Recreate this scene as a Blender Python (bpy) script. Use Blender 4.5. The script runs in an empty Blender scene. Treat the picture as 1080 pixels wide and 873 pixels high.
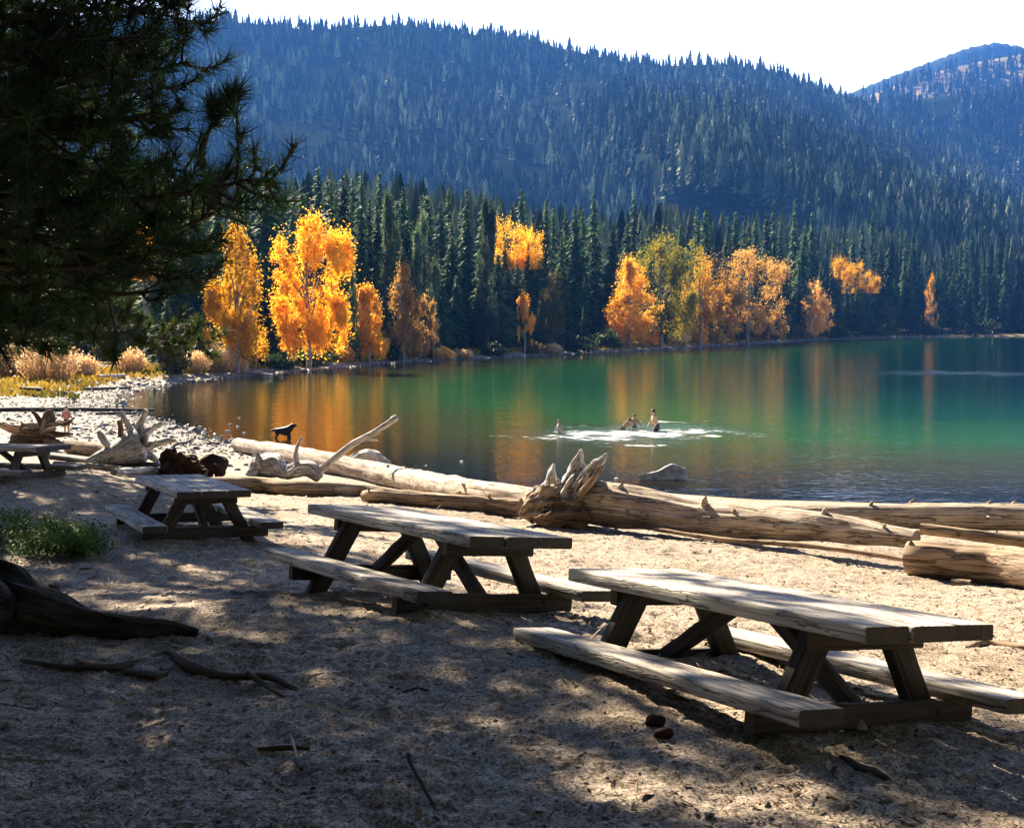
import bpy, math, random
import numpy as np
from mathutils import Vector, Matrix
RNG = np.random.default_rng(7); random.seed(7)
S = bpy.context.scene; COL = S.collection
F = 1500.0; CX, CY, HOR = 540.0, 436.5, 340.0
PITCH = math.atan((CY-HOR)/F); CP, SP = math.cos(PITCH), math.sin(PITCH)
ZW = -4.6                       # lake level; the camera's eye is z = 0
SUN_AZ, SUN_EL = math.radians(27), math.radians(36)     # azimuth left of +Y

# ------------------------------------------------------------------ helpers
def at(px, py, depth):
    """point of the photograph's pixel at a forward distance"""
    a, b = (px-CX)/F, (py-CY)/F
    y = CP - b*SP; z = -SP - b*CP
    return np.array([a/y*depth, depth, z/y*depth])
def sm(a, b, x):
    t = np.clip((np.asarray(x, float)-a)/(b-a), 0, 1); return t*t*(3-2*t)
def sn(P, scale, seed, octaves=3, gain=.5):
    """smooth random field of 2D/3D points, about -1..1"""
    P = np.asarray(P, float); r = np.random.default_rng(seed); out = np.zeros(len(P)); amp = 1; tot = 0
    for o in range(octaves):
        for k in range(5):
            d = r.normal(size=P.shape[1]); d /= np.linalg.norm(d)
            out += amp*np.sin(P@d*(scale*2**o)*r.uniform(.7, 1.4)*2 + r.uniform(0, 6.28)); tot += amp*.75
        amp *= gain
    return out/tot*1.6
def vnoise(P, scale, seed):
    """2D value noise 0..1"""
    q = P[:, :2]*scale; i = np.floor(q).astype(np.int64); f = q-i; f = f*f*(3-2*f)
    def h(a, b):
        n = (a*374761393 + b*668265263 + seed*982451653) & 0x7fffffff
        n = ((n ^ (n >> 13))*1274126177) & 0x7fffffff
        return ((n ^ (n >> 16)) & 0xffff)/65535.0
    x, y = i[:, 0], i[:, 1]
    return (h(x, y)*(1-f[:, 0])+h(x+1, y)*f[:, 0])*(1-f[:, 1])+(h(x, y+1)*(1-f[:, 0])+h(x+1, y+1)*f[:, 0])*f[:, 1]
def norm(v): v = np.asarray(v, float); return v/max(1e-9, np.linalg.norm(v))

def mesh(name, V, faces, mat=None, smooth=True, attrs=None, colors=None):
    """V Nx3, faces = array (M,k) or list of arrays"""
    if isinstance(faces, np.ndarray): faces = [faces]
    faces = [np.asarray(f) for f in faces if len(f)]
    me = bpy.data.meshes.new(name); me.vertices.add(len(V)); me.vertices.foreach_set('co', np.asarray(V, np.float32).ravel())
    nl = sum(f.size for f in faces); npoly = sum(len(f) for f in faces)
    me.loops.add(nl); me.loops.foreach_set('vertex_index', np.concatenate([f.ravel() for f in faces]).astype(np.int32))
    tot = np.concatenate([np.full(len(f), f.shape[1]) for f in faces]); st = np.concatenate([[0], np.cumsum(tot)[:-1]])
    me.polygons.add(npoly); me.polygons.foreach_set('loop_start', st.astype(np.int32))
    me.polygons.foreach_set('use_smooth', np.full(npoly, smooth))
    me.update(calc_edges=True)
    for k, a in (attrs or {}).items():
        a = np.asarray(a, np.float32)
        if a.ndim == 2:
            at_ = me.attributes.new(k, 'FLOAT_VECTOR', 'POINT'); at_.data.foreach_set('vector', a.ravel())
        else:
            at_ = me.attributes.new(k, 'FLOAT', 'POINT'); at_.data.foreach_set('value', a)
    if mat: me.materials.append(mat)
    me.validate(); return me
def link(name, me, parent=None, loc=None):
    o = bpy.data.objects.new(name, me); COL.objects.link(o)
    if parent: o.parent = parent
    if loc is not None: o.location = loc
    return o
def tag(o, label=None, cat=None, group=None, kind=None):
    for k, v in (('label', label), ('category', cat), ('group', group), ('kind', kind)):
        if v: o[k] = v
    return o
def empty(name, loc, label, cat, group=None, rz=0):
    o = bpy.data.objects.new(name, None); COL.objects.link(o); o.location = loc; o.rotation_euler.z = rz; o.empty_display_size = .2
    return tag(o, label, cat, group)

class Geo:
    """collects lofts and triangles into one mesh"""
    def __init__(s): s.V = []; s.F3 = []; s.F4 = []; s.gc = []; s.cap = []; s.n = 0
    def add(s, V, F3=None, F4=None, gc=None, cap=None):
        V = np.asarray(V, float)
        if F3 is not None and len(F3): s.F3.append(np.asarray(F3)+s.n)
        if F4 is not None and len(F4): s.F4.append(np.asarray(F4)+s.n)
        s.V.append(V); s.gc.append(gc if gc is not None else V); s.cap.append(cap if cap is not None else np.zeros(len(V))); s.n += len(V)
    def loft(s, P, rad, m=16, up=(0, 0, 1), section=None, noise=0, nscale=3, seed=1, caps=True, twist=0., ridges=0):
        """tube along P (N,3); rad scalar/array; section (M,2) unit shape instead of a circle"""
        P = np.asarray(P, float); N = len(P); rad = np.broadcast_to(np.asarray(rad, float), (N,))
        T = np.gradient(P, axis=0); T /= np.linalg.norm(T, axis=1)[:, None]+1e-9
        u = np.array(up, float); u = u-T[0]*(u@T[0])
        if np.linalg.norm(u) < .1: u = np.array([1., 0, 0]); u = u-T[0]*(u@T[0])
        u = norm(u); U = []
        for i in range(N):
            u = norm(u-T[i]*(u@T[i])); U.append(u)
        U = np.array(U); W = np.cross(T, U)
        if section is None:
            a = np.linspace(0, 2*np.pi, m, endpoint=False); section = np.stack([np.cos(a), np.sin(a)], 1)
        M = len(section); L = np.concatenate([[0], np.cumsum(np.linalg.norm(np.diff(P, axis=0), axis=1))])
        R = np.repeat(rad[:, None], M, 1)
        sec = np.broadcast_to(section, (N, M, 2)).copy()
        if twist:
            an = np.arctan2(sec[..., 1], sec[..., 0])+twist*L[:, None]; rr = np.linalg.norm(sec, axis=2); sec = np.stack([rr*np.cos(an), rr*np.sin(an)], 2)
        gc = np.stack([np.repeat(L[:, None], M, 1), sec[..., 0]*R, sec[..., 1]*R], 2)
        if noise:
            q = gc.reshape(-1, 3)*np.array([.35, 1, 1])+seed*7.1
            R = R*(1+noise*sn(q, nscale, seed, 3, .6).reshape(N, M))
        if ridges:
            q = gc.reshape(-1, 3)*np.array([.06, 1, 1])+seed*3.3
            R = R*(1+ridges*sn(q, 9./max(.05, rad.max()), seed+5, 2).reshape(N, M))
        V = P[:, None, :]+U[:, None, :]*(sec[..., :1]*R[..., None])+W[:, None, :]*(sec[..., 1:]*R[..., None])
        i, j = np.meshgrid(np.arange(N-1), np.arange(M), indexing='ij'); j2 = (j+1) % M
        F4 = np.stack([i*M+j, i*M+j2, (i+1)*M+j2, (i+1)*M+j], 2).reshape(-1, 4)
        V = V.reshape(-1, 3); gc = gc.reshape(-1, 3)
        s.add(V, None, F4, gc)
        if caps:
            for e, sg in ((0, -1), (N-1, 1)):
                ring = V.reshape(N, M, 3)[e]; c = ring.mean(0)
                a = np.arange(M); b = (a+1) % M
                cv = np.vstack([ring, c+(ring-c)*.5+T[e]*sg*.01*rad[e], [c]])
                f4 = np.stack([a, b, b+M, a+M], 1); f3 = np.stack([a+M, b+M, np.full(M, 2*M)], 1)
                if sg < 0: f4 = f4[:, ::-1]; f3 = f3[:, ::-1]
                g = np.vstack([gc.reshape(N, M, 3)[e], gc.reshape(N, M, 3)[e]*.5, gc.reshape(N, M, 3)[e].mean(0)[None]])
                g = np.stack([g[:, 1]*.5, g[:, 1], g[:, 2]], 1)
                s.add(cv, f3, f4, g, np.ones(len(cv)))
    def build(s, name, mat, parent=None, smooth=True, loc=None, label=None):
        fs = []
        if s.F3: fs.append(np.vstack(s.F3))
        if s.F4: fs.append(np.vstack(s.F4))
        V = np.vstack(s.V)
        me = mesh(name, V, fs, mat, smooth, {'gc': np.vstack(s.gc), 'cap': np.concatenate(s.cap)})
        return link(name, me, parent, loc)

def rsec(w, h, r=.012, k=2):
    """rounded rectangle section (full width w, height h)"""
    pts = []
    for cx, cy, a0 in ((w/2-r, h/2-r, 0), (-w/2+r, h/2-r, 90), (-w/2+r, -h/2+r, 180), (w/2-r, -h/2+r, 270)):
        for q in range(k+1):
            a = math.radians(a0+90*q/k); pts.append((cx+r*math.cos(a), cy+r*math.sin(a)))
    out = []
    for i in range(len(pts)):                   # a point in the middle of each long side
        a, b = np.array(pts[i]), np.array(pts[(i+1) % len(pts)]); out.append(a)
        if np.linalg.norm(b-a) > .06:
            n = int(np.linalg.norm(b-a)/.06)+1
            for q in range(1, n): out.append(a+(b-a)*q/n)
    return np.array(out)
def beam(g, p0, p1, w, h, up=(0, 0, 1), seed=1, jit=.003, r=.011, n=None):
    """a sawn timber: w across (side), h along up"""
    p0, p1 = np.array(p0, float), np.array(p1, float); L = np.linalg.norm(p1-p0); n = n or max(4, int(L/.07))
    e = np.concatenate([[0, .006/L], np.linspace(.012/L, 1-.012/L, n), [1-.006/L, 1]])
    P = p0+(p1-p0)*e[:, None]
    sec = rsec(h, w, r)                          # section x is along up
    rad = np.ones(len(P)); rad[0] = rad[-1] = .97; rad[1] = rad[-2] = .99
    k = g.n; g.loft(P, rad, up=up, section=sec)
    V = g.V[-3]; q = V+seed*3.7
    d = np.stack([sn(q, 9, seed+i, 2) for i in range(3)], 1)*jit
    g.V[-3] = V+d
    for c in (-2, -1):                           # caps follow the displaced end rings
        M = len(sec); ring = (g.V[-3][:M] if c == -2 else g.V[-3][-M:]); cc = ring.mean(0)
        g.V[c] = np.vstack([ring, cc+(ring-cc)*.5, [cc]])

def smooth_path(pts, n):
    """Catmull-Rom through points"""
    P = np.array(pts, float); Q = np.vstack([2*P[0]-P[1], P, 2*P[-1]-P[-2]]); out = []
    seg = len(P)-1
    for t in np.linspace(0, seg-1e-6, n):
        i = int(t); f = t-i; a, b, c, d = Q[i:i+4]
        out.append(.5*((2*b)+(c-a)*f+(2*a-5*b+4*c-d)*f*f+(3*b-a-3*c+d)*f**3))
    return np.array(out)

# ------------------------------------------------------------------ materials
def newmat(name):
    m = bpy.data.materials.new(name); m.use_nodes = True; nt = m.node_tree; nt.nodes.clear()
    return m, nt
def N(nt, t, **kw):
    n = nt.nodes.new(t)
    for k, v in kw.items():
        if k.startswith('i_'):
            key = k[2:]; key = int(key) if key.isdigit() else key.replace('_', ' '); n.inputs[key].default_value = v
        else: setattr(n, k, v)
    return n
def Lk(nt, a, ao, b, bi): nt.links.new(a.outputs[ao], b.inputs[bi])
def ramp(nt, stops):
    r = N(nt, 'ShaderNodeValToRGB'); e = r.color_ramp.elements
    while len(e) < len(stops): e.new(.5)
    for x, (p, c) in zip(e, stops): x.position = p; x.color = (*c, 1) if len(c) == 3 else c
    return r
def mixc(nt, fac, a, b, mode='MIX'):
    m = N(nt, 'ShaderNodeMix', data_type='RGBA', blend_type=mode)
    for k, v in ((0, fac), (6, a), (7, b)):
        if isinstance(v, tuple) and hasattr(v[0], 'outputs'): nt.links.new(v[0].outputs[v[1]], m.inputs[k])
        elif isinstance(v, (int, float)): m.inputs[k].default_value = v
        else: m.inputs[k].default_value = (*v, 1)
    return (m, 2)
def math_(nt, op, a, b=0., clamp=False):
    m = N(nt, 'ShaderNodeMath', operation=op, use_clamp=clamp)
    for k, v in ((0, a), (1, b)):
        if isinstance(v, tuple): nt.links.new(v[0].outputs[v[1]], m.inputs[k])
        else: m.inputs[k].default_value = v
    return (m, 0)

def wood(name, light, dark, crack=.6, rough=.85, capc=None, bump=.5, scale=1., side_shade=None, split=.0):
    m, nt = newmat(name)
    a = N(nt, 'ShaderNodeAttribute', attribute_name='gc'); oi = N(nt, 'ShaderNodeObjectInfo')
    off = N(nt, 'ShaderNodeVectorMath', operation='ADD'); Lk(nt, a, 1, off, 0)
    sc = N(nt, 'ShaderNodeVectorMath', operation='SCALE'); sc.inputs[0].default_value = (7.3, 3.1, 5.7); Lk(nt, oi, 'Random', sc, 'Scale'); Lk(nt, sc, 0, off, 1)
    mp = N(nt, 'ShaderNodeMapping'); mp.inputs['Scale'].default_value = (1.5*scale, 40*scale, 40*scale); Lk(nt, off, 0, mp, 'Vector')
    g1 = N(nt, 'ShaderNodeTexNoise', i_Scale=1.0, i_Detail=6., i_Roughness=.6); Lk(nt, mp, 0, g1, 'Vector')
    mp2 = N(nt, 'ShaderNodeMapping'); mp2.inputs['Scale'].default_value = (.9*scale, 95*scale, 95*scale); Lk(nt, off, 0, mp2, 'Vector')
    g2 = N(nt, 'ShaderNodeTexNoise', i_Scale=1.0, i_Detail=3.); Lk(nt, mp2, 0, g2, 'Vector')
    bl = N(nt, 'ShaderNodeTexNoise', i_Scale=2.2, i_Detail=4.); Lk(nt, off, 0, bl, 'Vector')
    r1 = ramp(nt, [(.32, dark), (.58, light)]); Lk(nt, g1, 0, r1, 0)
    r2 = ramp(nt, [(.30, (crack*.25,)*3), (.42, (1, 1, 1))]); Lk(nt, g2, 0, r2, 0)
    c = mixc(nt, min(1, crack+.2), (r1, 0), (r2, 0), 'MULTIPLY')
    r3 = ramp(nt, [(.35, (.62, .62, .64)), (.65, (1.12, 1.08, 1.0))]); Lk(nt, bl, 0, r3, 0)
    c = mixc(nt, .8, c, (r3, 0), 'MULTIPLY')
    sep = N(nt, 'ShaderNodeSeparateXYZ'); Lk(nt, a, 1, sep, 0)
    if side_shade:                                   # worn pale upper face; shade of the sides painted in as a darker tint
        top_fac = math_(nt, 'ADD', math_(nt, 'MULTIPLY', (sep, 1), 60.), math_(nt, 'MULTIPLY', (bl, 0), .9)); top_fac = math_(nt, 'SUBTRACT', 1.95, True)
        c = mixc(nt, top_fac, mixc(nt, 1., c, side_shade, 'MULTIPLY'), c)
    if split:                                    # long drying splits
        mp3 = N(nt, 'ShaderNodeMapping'); mp3.inputs['Scale'].default_value = (.9*scale, 9*scale, 9*scale); Lk(nt, off, 0, mp3, 'Vector')
        g3 = N(nt, 'ShaderNodeTexNoise', i_Scale=1., i_Detail=4., i_Roughness=.6); Lk(nt, mp3, 0, g3, 'Vector')
        sd3 = math_(nt, 'ABSOLUTE', math_(nt, 'SUBTRACT', (g3, 0), .5)); r4 = ramp(nt, [(0., (1-split,)*3), (.022, (1, 1, 1))]); nt.links.new(sd3[0].outputs[0], r4.inputs[0])
        c = mixc(nt, 1., c, (r4, 0), 'MULTIPLY')
    cp = N(nt, 'ShaderNodeAttribute', attribute_name='cap')
    if capc: c = mixc(nt, (cp, 2), c, mixc(nt, (bl, 0), tuple(x*.5 for x in capc), tuple(x*1.3 for x in capc)))
    b = N(nt, 'ShaderNodeBsdfPrincipled', i_Roughness=rough); b.inputs['Specular IOR Level'].default_value = .25
    nt.links.new(c[0].outputs[c[1]], b.inputs['Base Color'])
    h = math_(nt, 'MULTIPLY', (r2, 0), .7); h = math_(nt, 'ADD', h, (g1, 0))
    if split: h = math_(nt, 'ADD', h, math_(nt, 'MULTIPLY', (r4, 0), 1.2))
    bp = N(nt, 'ShaderNodeBump', i_Strength=bump, i_Distance=.012); nt.links.new(h[0].outputs[0], bp.inputs['Height']); Lk(nt, bp, 0, b, 'Normal')
    o = N(nt, 'ShaderNodeOutputMaterial'); Lk(nt, b, 0, o, 0); return m

def plain(name, col, rough=.8, vary=.25, scale=12., bump=.3, dist=.01, spec=.3):
    m, nt = newmat(name); tc = N(nt, 'ShaderNodeTexCoord')
    n = N(nt, 'ShaderNodeTexNoise', i_Scale=scale, i_Detail=5.); Lk(nt, tc, 'Object', n, 'Vector')
    r = ramp(nt, [(.3, tuple(x*(1-vary) for x in col)), (.7, tuple(min(1, x*(1+vary)) for x in col))]); Lk(nt, n, 0, r, 0)
    b = N(nt, 'ShaderNodeBsdfPrincipled', i_Roughness=rough); b.inputs['Specular IOR Level'].default_value = spec; Lk(nt, r, 0, b, 'Base Color')
    bp = N(nt, 'ShaderNodeBump', i_Strength=bump, i_Distance=dist); Lk(nt, n, 0, bp, 'Height'); Lk(nt, bp, 0, b, 'Normal')
    o = N(nt, 'ShaderNodeOutputMaterial'); Lk(nt, b, 0, o, 0); return m

def leaf(name, c1, c2, trans=.35, tint=False, gloss=0., c3=None, spec=.12):
    """leaves: diffuse + light coming through; colour varies by leaf ('tint' attribute) and by plant"""
    m, nt = newmat(name)
    a = N(nt, 'ShaderNodeAttribute', attribute_name='tint'); oi = N(nt, 'ShaderNodeObjectInfo')
    st = [(0., c1), (1., c2)] if c3 is None else [(0., c1), (.6, c2), (1., c3)]
    r = ramp(nt, st); Lk(nt, a, 2, r, 0)
    hv = N(nt, 'ShaderNodeHueSaturation'); Lk(nt, r, 0, hv, 'Color')
    v = math_(nt, 'MULTIPLY_ADD', (oi, 'Random'), .9); v[0].inputs[2].default_value = .6; nt.links.new(v[0].outputs[0], hv.inputs['Value'])
    d = N(nt, 'ShaderNodeBsdfPrincipled', i_Roughness=.55); d.inputs['Specular IOR Level'].default_value = spec; Lk(nt, hv, 0, d, 'Base Color')
    t = N(nt, 'ShaderNodeBsdfTranslucent'); Lk(nt, hv, 0, t, 0)
    mx = N(nt, 'ShaderNodeMixShader', i_0=trans); Lk(nt, d, 0, mx, 1); Lk(nt, t, 0, mx, 2)
    o = N(nt, 'ShaderNodeOutputMaterial'); Lk(nt, mx, 0, o, 0); return m

M = {}
M['table'] = wood('table timber', (.64, .60, .55), (.26, .235, .21), .6, .8, (.07, .06, .05), .7, side_shade=(.24, .23, .225), split=.75)
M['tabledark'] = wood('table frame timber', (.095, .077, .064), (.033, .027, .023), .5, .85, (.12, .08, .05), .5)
M['pale'] = wood('bleached driftwood', (.60, .50, .40), (.26, .20, .14), .6, .85, (.30, .22, .15), .9, .75, split=.85)
M['tan'] = wood('tan driftwood', (.46, .34, .23), (.20, .13, .08), .55, .85, (.26, .17, .10), .9, .75, split=.85)
M['greywood'] = wood('silver grey driftwood', (.66, .63, .60), (.26, .24, .22), .6, .8, (.3, .25, .2), .9, .75, split=.85)
M['brownwood'] = wood('brown root wood', (.20, .13, .08), (.06, .035, .02), .6, .9, (.1, .06, .04), 1., .6, split=.8)
M['charwood'] = wood('charred rusty wood', (.06, .024, .012), (.012, .008, .006), .7, .9, (.05, .03, .02), 1., .6, split=.8)
M['darkwood'] = wood('wet dark log', (.07, .055, .045), (.025, .02, .017), .5, .7, (.05, .04, .03), .6, .5)
M['stick'] = wood('fallen branch bark', (.12, .085, .06), (.04, .028, .02), .6, .9, (.2, .14, .09), .6, 1.5)
M['bark'] = wood('pine bark', (.085, .065, .052), (.022, .016, .013), .8, .95, None, 1.4, .6, split=.8)
M['trunk'] = plain('conifer trunk bark', (.07, .05, .04), .95, .4, 3.)
M['birch'] = plain('pale trunk bark', (.26, .22, .18), .9, .4, 3.)
M['needle'] = leaf('pine needles', (.008, .024, .008), (.038, .090, .02), .3, spec=.35)
M['needle2'] = leaf('far pine needles', (.03, .05, .012), (.10, .14, .03), .3, spec=.3)
M['conifer'] = leaf('conifer foliage', (.018, .046, .020), (.125, .215, .075), .3, spec=.02)
M['forest'] = leaf('mountain forest', (.012, .022, .014), (.30, .33, .19), .22, spec=.02)
M['gold'] = leaf('golden leaves', (.76, .35, .012), (.95, .53, .03), .6, c3=(.98, .66, .10), spec=.03)
M['orange'] = leaf('orange leaves', (.78, .33, .02), (.96, .52, .05), .6, c3=(.98, .64, .12), spec=.03)
M['peach'] = leaf('pale orange leaves', (.74, .36, .06), (.94, .55, .13), .6, c3=(.97, .72, .32), spec=.03)
M['lime'] = leaf('yellow green leaves', (.17, .20, .015), (.48, .42, .04), .55, c3=(.85, .55, .05), spec=.03)
M['palegreen'] = leaf('pale green leaves', (.05, .09, .04), (.14, .20, .09), .4, c3=(.26, .30, .15), spec=.02)
M['dull'] = leaf('dull olive leaves', (.07, .06, .015), (.20, .14, .03), .35)
M['green'] = leaf('dark green leaves', (.02, .04, .012), (.06, .095, .025), .3)
M['straw'] = leaf('dry straw stems', (.36, .19, .06), (.66, .42, .18), .35, c3=(.8, .6, .36))
M['cover'] = leaf('glossy ground cover leaves', (.014, .05, .008), (.055, .15, .02), .35, c3=(.24, .24, .04), spec=.05)
M['grass'] = leaf('autumn grass', (.07, .08, .01), (.28, .18, .02), .3, c3=(.42, .28, .04), spec=.02)
M['litter'] = leaf('litter bits', (.05, .03, .018), (.26, .17, .09), .1, c3=(.50, .38, .24))
M['rock'] = plain('grey rock', (.20, .19, .18), .8, .4, 6., .6, .03)
M['boulder'] = plain('lake boulder', (.27, .265, .26), .75, .45, 5., .8, .04)
M['rockpale'] = plain('pale rock', (.42, .40, .37), .8, .35, 6., .5, .02)
M['stone'] = leaf('beach stones', (.08, .075, .07), (.24, .22, .195), 0., c3=(.37, .35, .32))
M['skin'] = plain('skin', (.50, .29, .19), .55, .06, 8., .02)
M['hair'] = plain('dark hair', (.03, .02, .014), .6, .3, 30.)
M['shorts'] = plain('dark swim shorts', (.03, .035, .045), .8, .2, 20.)
M['suit'] = plain('lilac swimsuit', (.55, .48, .58), .8, .1, 20.)
M['shirt'] = plain('pink shirt', (.55, .22, .18), .8, .12, 20.)
M['fur'] = plain('black dog fur', (.018, .014, .012), .6, .3, 40.)

# ------------------------------------------------------------------ shore and ground
SHORE = [(200, 26), (40, 32), (12.7, 35.4), (6.4, 36.7), (.5, 39.5), (-3, 44), (-8, 50), (-11, 54), (-16.2, 65.7), (-21, 75), (-25, 90), (-26, 106), (-23.8, 119),
         (-20.5, 133), (-15.5, 153), (-11, 168), (-4.8, 181), (2.6, 197), (11.5, 215), (23.5, 238), (40, 276), (80, 375), (118, 430), (160, 470), (240, 545), (420, 640), (900, 660), (900, 20)]
SH = np.array(SHORE, float)
def shore_dist(P):
    """distance to the shoreline, + on land"""
    P = np.asarray(P, float); d = np.full(len(P), 1e9); inside = np.zeros(len(P), bool)
    for i in range(len(SH)):
        a, b = SH[i], SH[(i+1) % len(SH)]; ab = b-a
        t = np.clip(((P-a)@ab)/(ab@ab), 0, 1); d = np.minimum(d, np.hypot(*(P-a-t[:, None]*ab).T))
        c = ((a[1] > P[:, 1]) != (b[1] > P[:, 1])) & (P[:, 0] < (b[0]-a[0])*(P[:, 1]-a[1])/(b[1]-a[1]+1e-12)+a[0]); inside ^= c
    d = d+.9*(vnoise(P, .35, 3)-.5)*np.minimum(1, d)+0
    return np.where(inside, -d, d)
CORR = []                                           # ground corrections (x, y, dz)
def ground0(P):
    P = np.asarray(P, float)[:, :2]; d = shore_dist(P); y = P[:, 1]
    s = .078+(.035-.078)*sm(38, 60, y)
    up = np.where(d < 40, d, 40+(d-40)*.6)*s; up = np.minimum(up, 3.6)
    fup = .5*sm(0, 4, d)+.012*np.clip(d, 0, 400)
    far = sm(84, 108, y)
    up = up*(1-far)+fup*far
    dn = -np.minimum(.055*np.abs(d)+.0006*d*d, 7.)
    z = ZW+np.where(d > 0, up, dn)
    return z, d
def ground(P, fine=False):
    P = np.asarray(P, float)[:, :2]; z, d = ground0(P)
    for x, y, dz, s in CORR: z = z+dz*np.exp(-((P[:, 0]-x)**2+(P[:, 1]-y)**2)/(2*s*s))
    near = (P[:, 1] < 45) & (d > -3)
    z = z+np.where(near, .05*(vnoise(P, .45, 5)-.5), 0)
    if fine:
        k = np.where(P[:, 1] < 40, np.clip(1-(P[:, 1]-28)/12, 0, 1), 0)*np.clip((d+1)/2, 0, 1)
        h = .05*(vnoise(P, 1.9, 11)-.5)+.030*(vnoise(P, 4.6, 12)-.5)+.020*(vnoise(P, 10, 13)-.5)+.020*(vnoise(P, 21, 14)-.5)+.014*(vnoise(P, 37, 15)-.5)
        z = z+k*h
    return z
def gz(x, y): return float(ground(np.array([[x, y]]))[0])
def gp(px, py):
    """where the photograph's pixel meets the ground"""
    ds = np.geomspace(3, 900, 900); a = at(px, py, 1.)
    pts = ds[:, None]*a[None]; g = np.maximum(ground(pts), ZW-3); i = int(np.argmax(pts[:, 2] <= g))
    lo, hi = ds[max(0, i-1)], ds[i]
    for _ in range(25):
        mid = (lo+hi)/2; p = a*mid
        if p[2] <= gz(p[0], p[1]): hi = mid
        else: lo = mid
    return a*hi
def wp(px, py):
    a = at(px, py, 1.); return a*(ZW/a[2])

# tables: centre of the top, yaw, tilt along the length, tilt across, ground below the top
TABLES = [((1.415, 8.18, -1.566), -1.074, .051, -.087, .60), ((-.654, 11.188, -1.556), -1.019, .029, -.096, .715),
          ((-4.025, 17.671, -1.992), -1.146, .03, -.022, .60), ((-9.2, 25.1, -2.16), -.42, .02, -.02, .60)]
for c, yaw, tl, tw, h in TABLES:
    for it in range(2):
        pass
for c, yaw, tl, tw, h in TABLES:
    CORR.append((c[0], c[1], (c[2]-h)-gz(c[0], c[1]), 2.2))
for px, py, dep, s in ((700, 567, 22, 3.0), (135, 492, 31, 3.0), (1010, 612, 18.5, 2.5), (90, 660, 9.6, 2.), (420, 528, 26, 3.)):
    p = at(px, py, dep); CORR.append((p[0], p[1], p[2]-gz(p[0], p[1]), s))

def build_ground():
    ys = np.concatenate([[-60, -40, -25, -15, -8, -3, -1, 1, 2.2], np.geomspace(3, 40, 760), np.geomspace(40.4, 7000, 330)])
    u = np.linspace(-1, 1, 641); u = np.sign(u)*(np.abs(u)*.38+.62*np.abs(u)**3)
    Y, U = np.meshgrid(ys, u, indexing='ij'); X = U*(np.maximum(np.abs(Y), 5)*1.15+4)
    P = np.stack([X.ravel(), Y.ravel()], 1); z = ground(P, True); _, d = ground0(P)
    r = np.random.default_rng(17); n, m = Y.shape; Z = z.reshape(n, m); Xg = P[:, 0].reshape(n, m)              # trodden footprints
    for _ in range(46):
        a = np.array([r.uniform(-5, 6), r.uniform(5, 22)]); an = r.uniform(0, 6.28)
        for st_ in range(int(r.integers(4, 9))):
            an += r.normal(0, .15); f = np.array([math.cos(an), math.sin(an)]); s_ = np.array([-f[1], f[0]]); c = a+f*.62*st_+s_*(.09 if st_ % 2 else -.09)
            i0, i1 = np.searchsorted(ys, [c[1]-.3, c[1]+.3]); 
            if i0 >= i1: continue
            q = np.stack([Xg[i0:i1]-c[0], np.broadcast_to(ys[i0:i1, None]-c[1], (i1-i0, m))], -1); u_, v_ = (q@f)/.15, (q@s_)/.062; e2 = u_*u_+v_*v_
            Z[i0:i1] += -.036*np.exp(-e2**2)+.016*np.exp(-(np.sqrt(e2)-1.35)**2/.08)
    z = Z.ravel()
    V = np.column_stack([P, z])
    i, j = np.meshgrid(np.arange(n-1), np.arange(m-1), indexing='ij'); F4 = np.stack([i*m+j, i*m+j+1, (i+1)*m+j+1, (i+1)*m+j], 2).reshape(-1, 4)
    fy = sm(96, 116, P[:, 1]); lf = sm(0, 2., -(P[:, 0]+17)+(P[:, 1]-70)*.0)*sm(66, 78, P[:, 1])
    stony = np.clip(sm(40, 52, P[:, 1]), 0, 1)
    me = mesh('ground', V, F4, ground_mat(), True, {'shore': np.clip(d, -10, 60), 'far': fy, 'stony': stony})
    o = link('ground', me); o['kind'] = 'structure'
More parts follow.
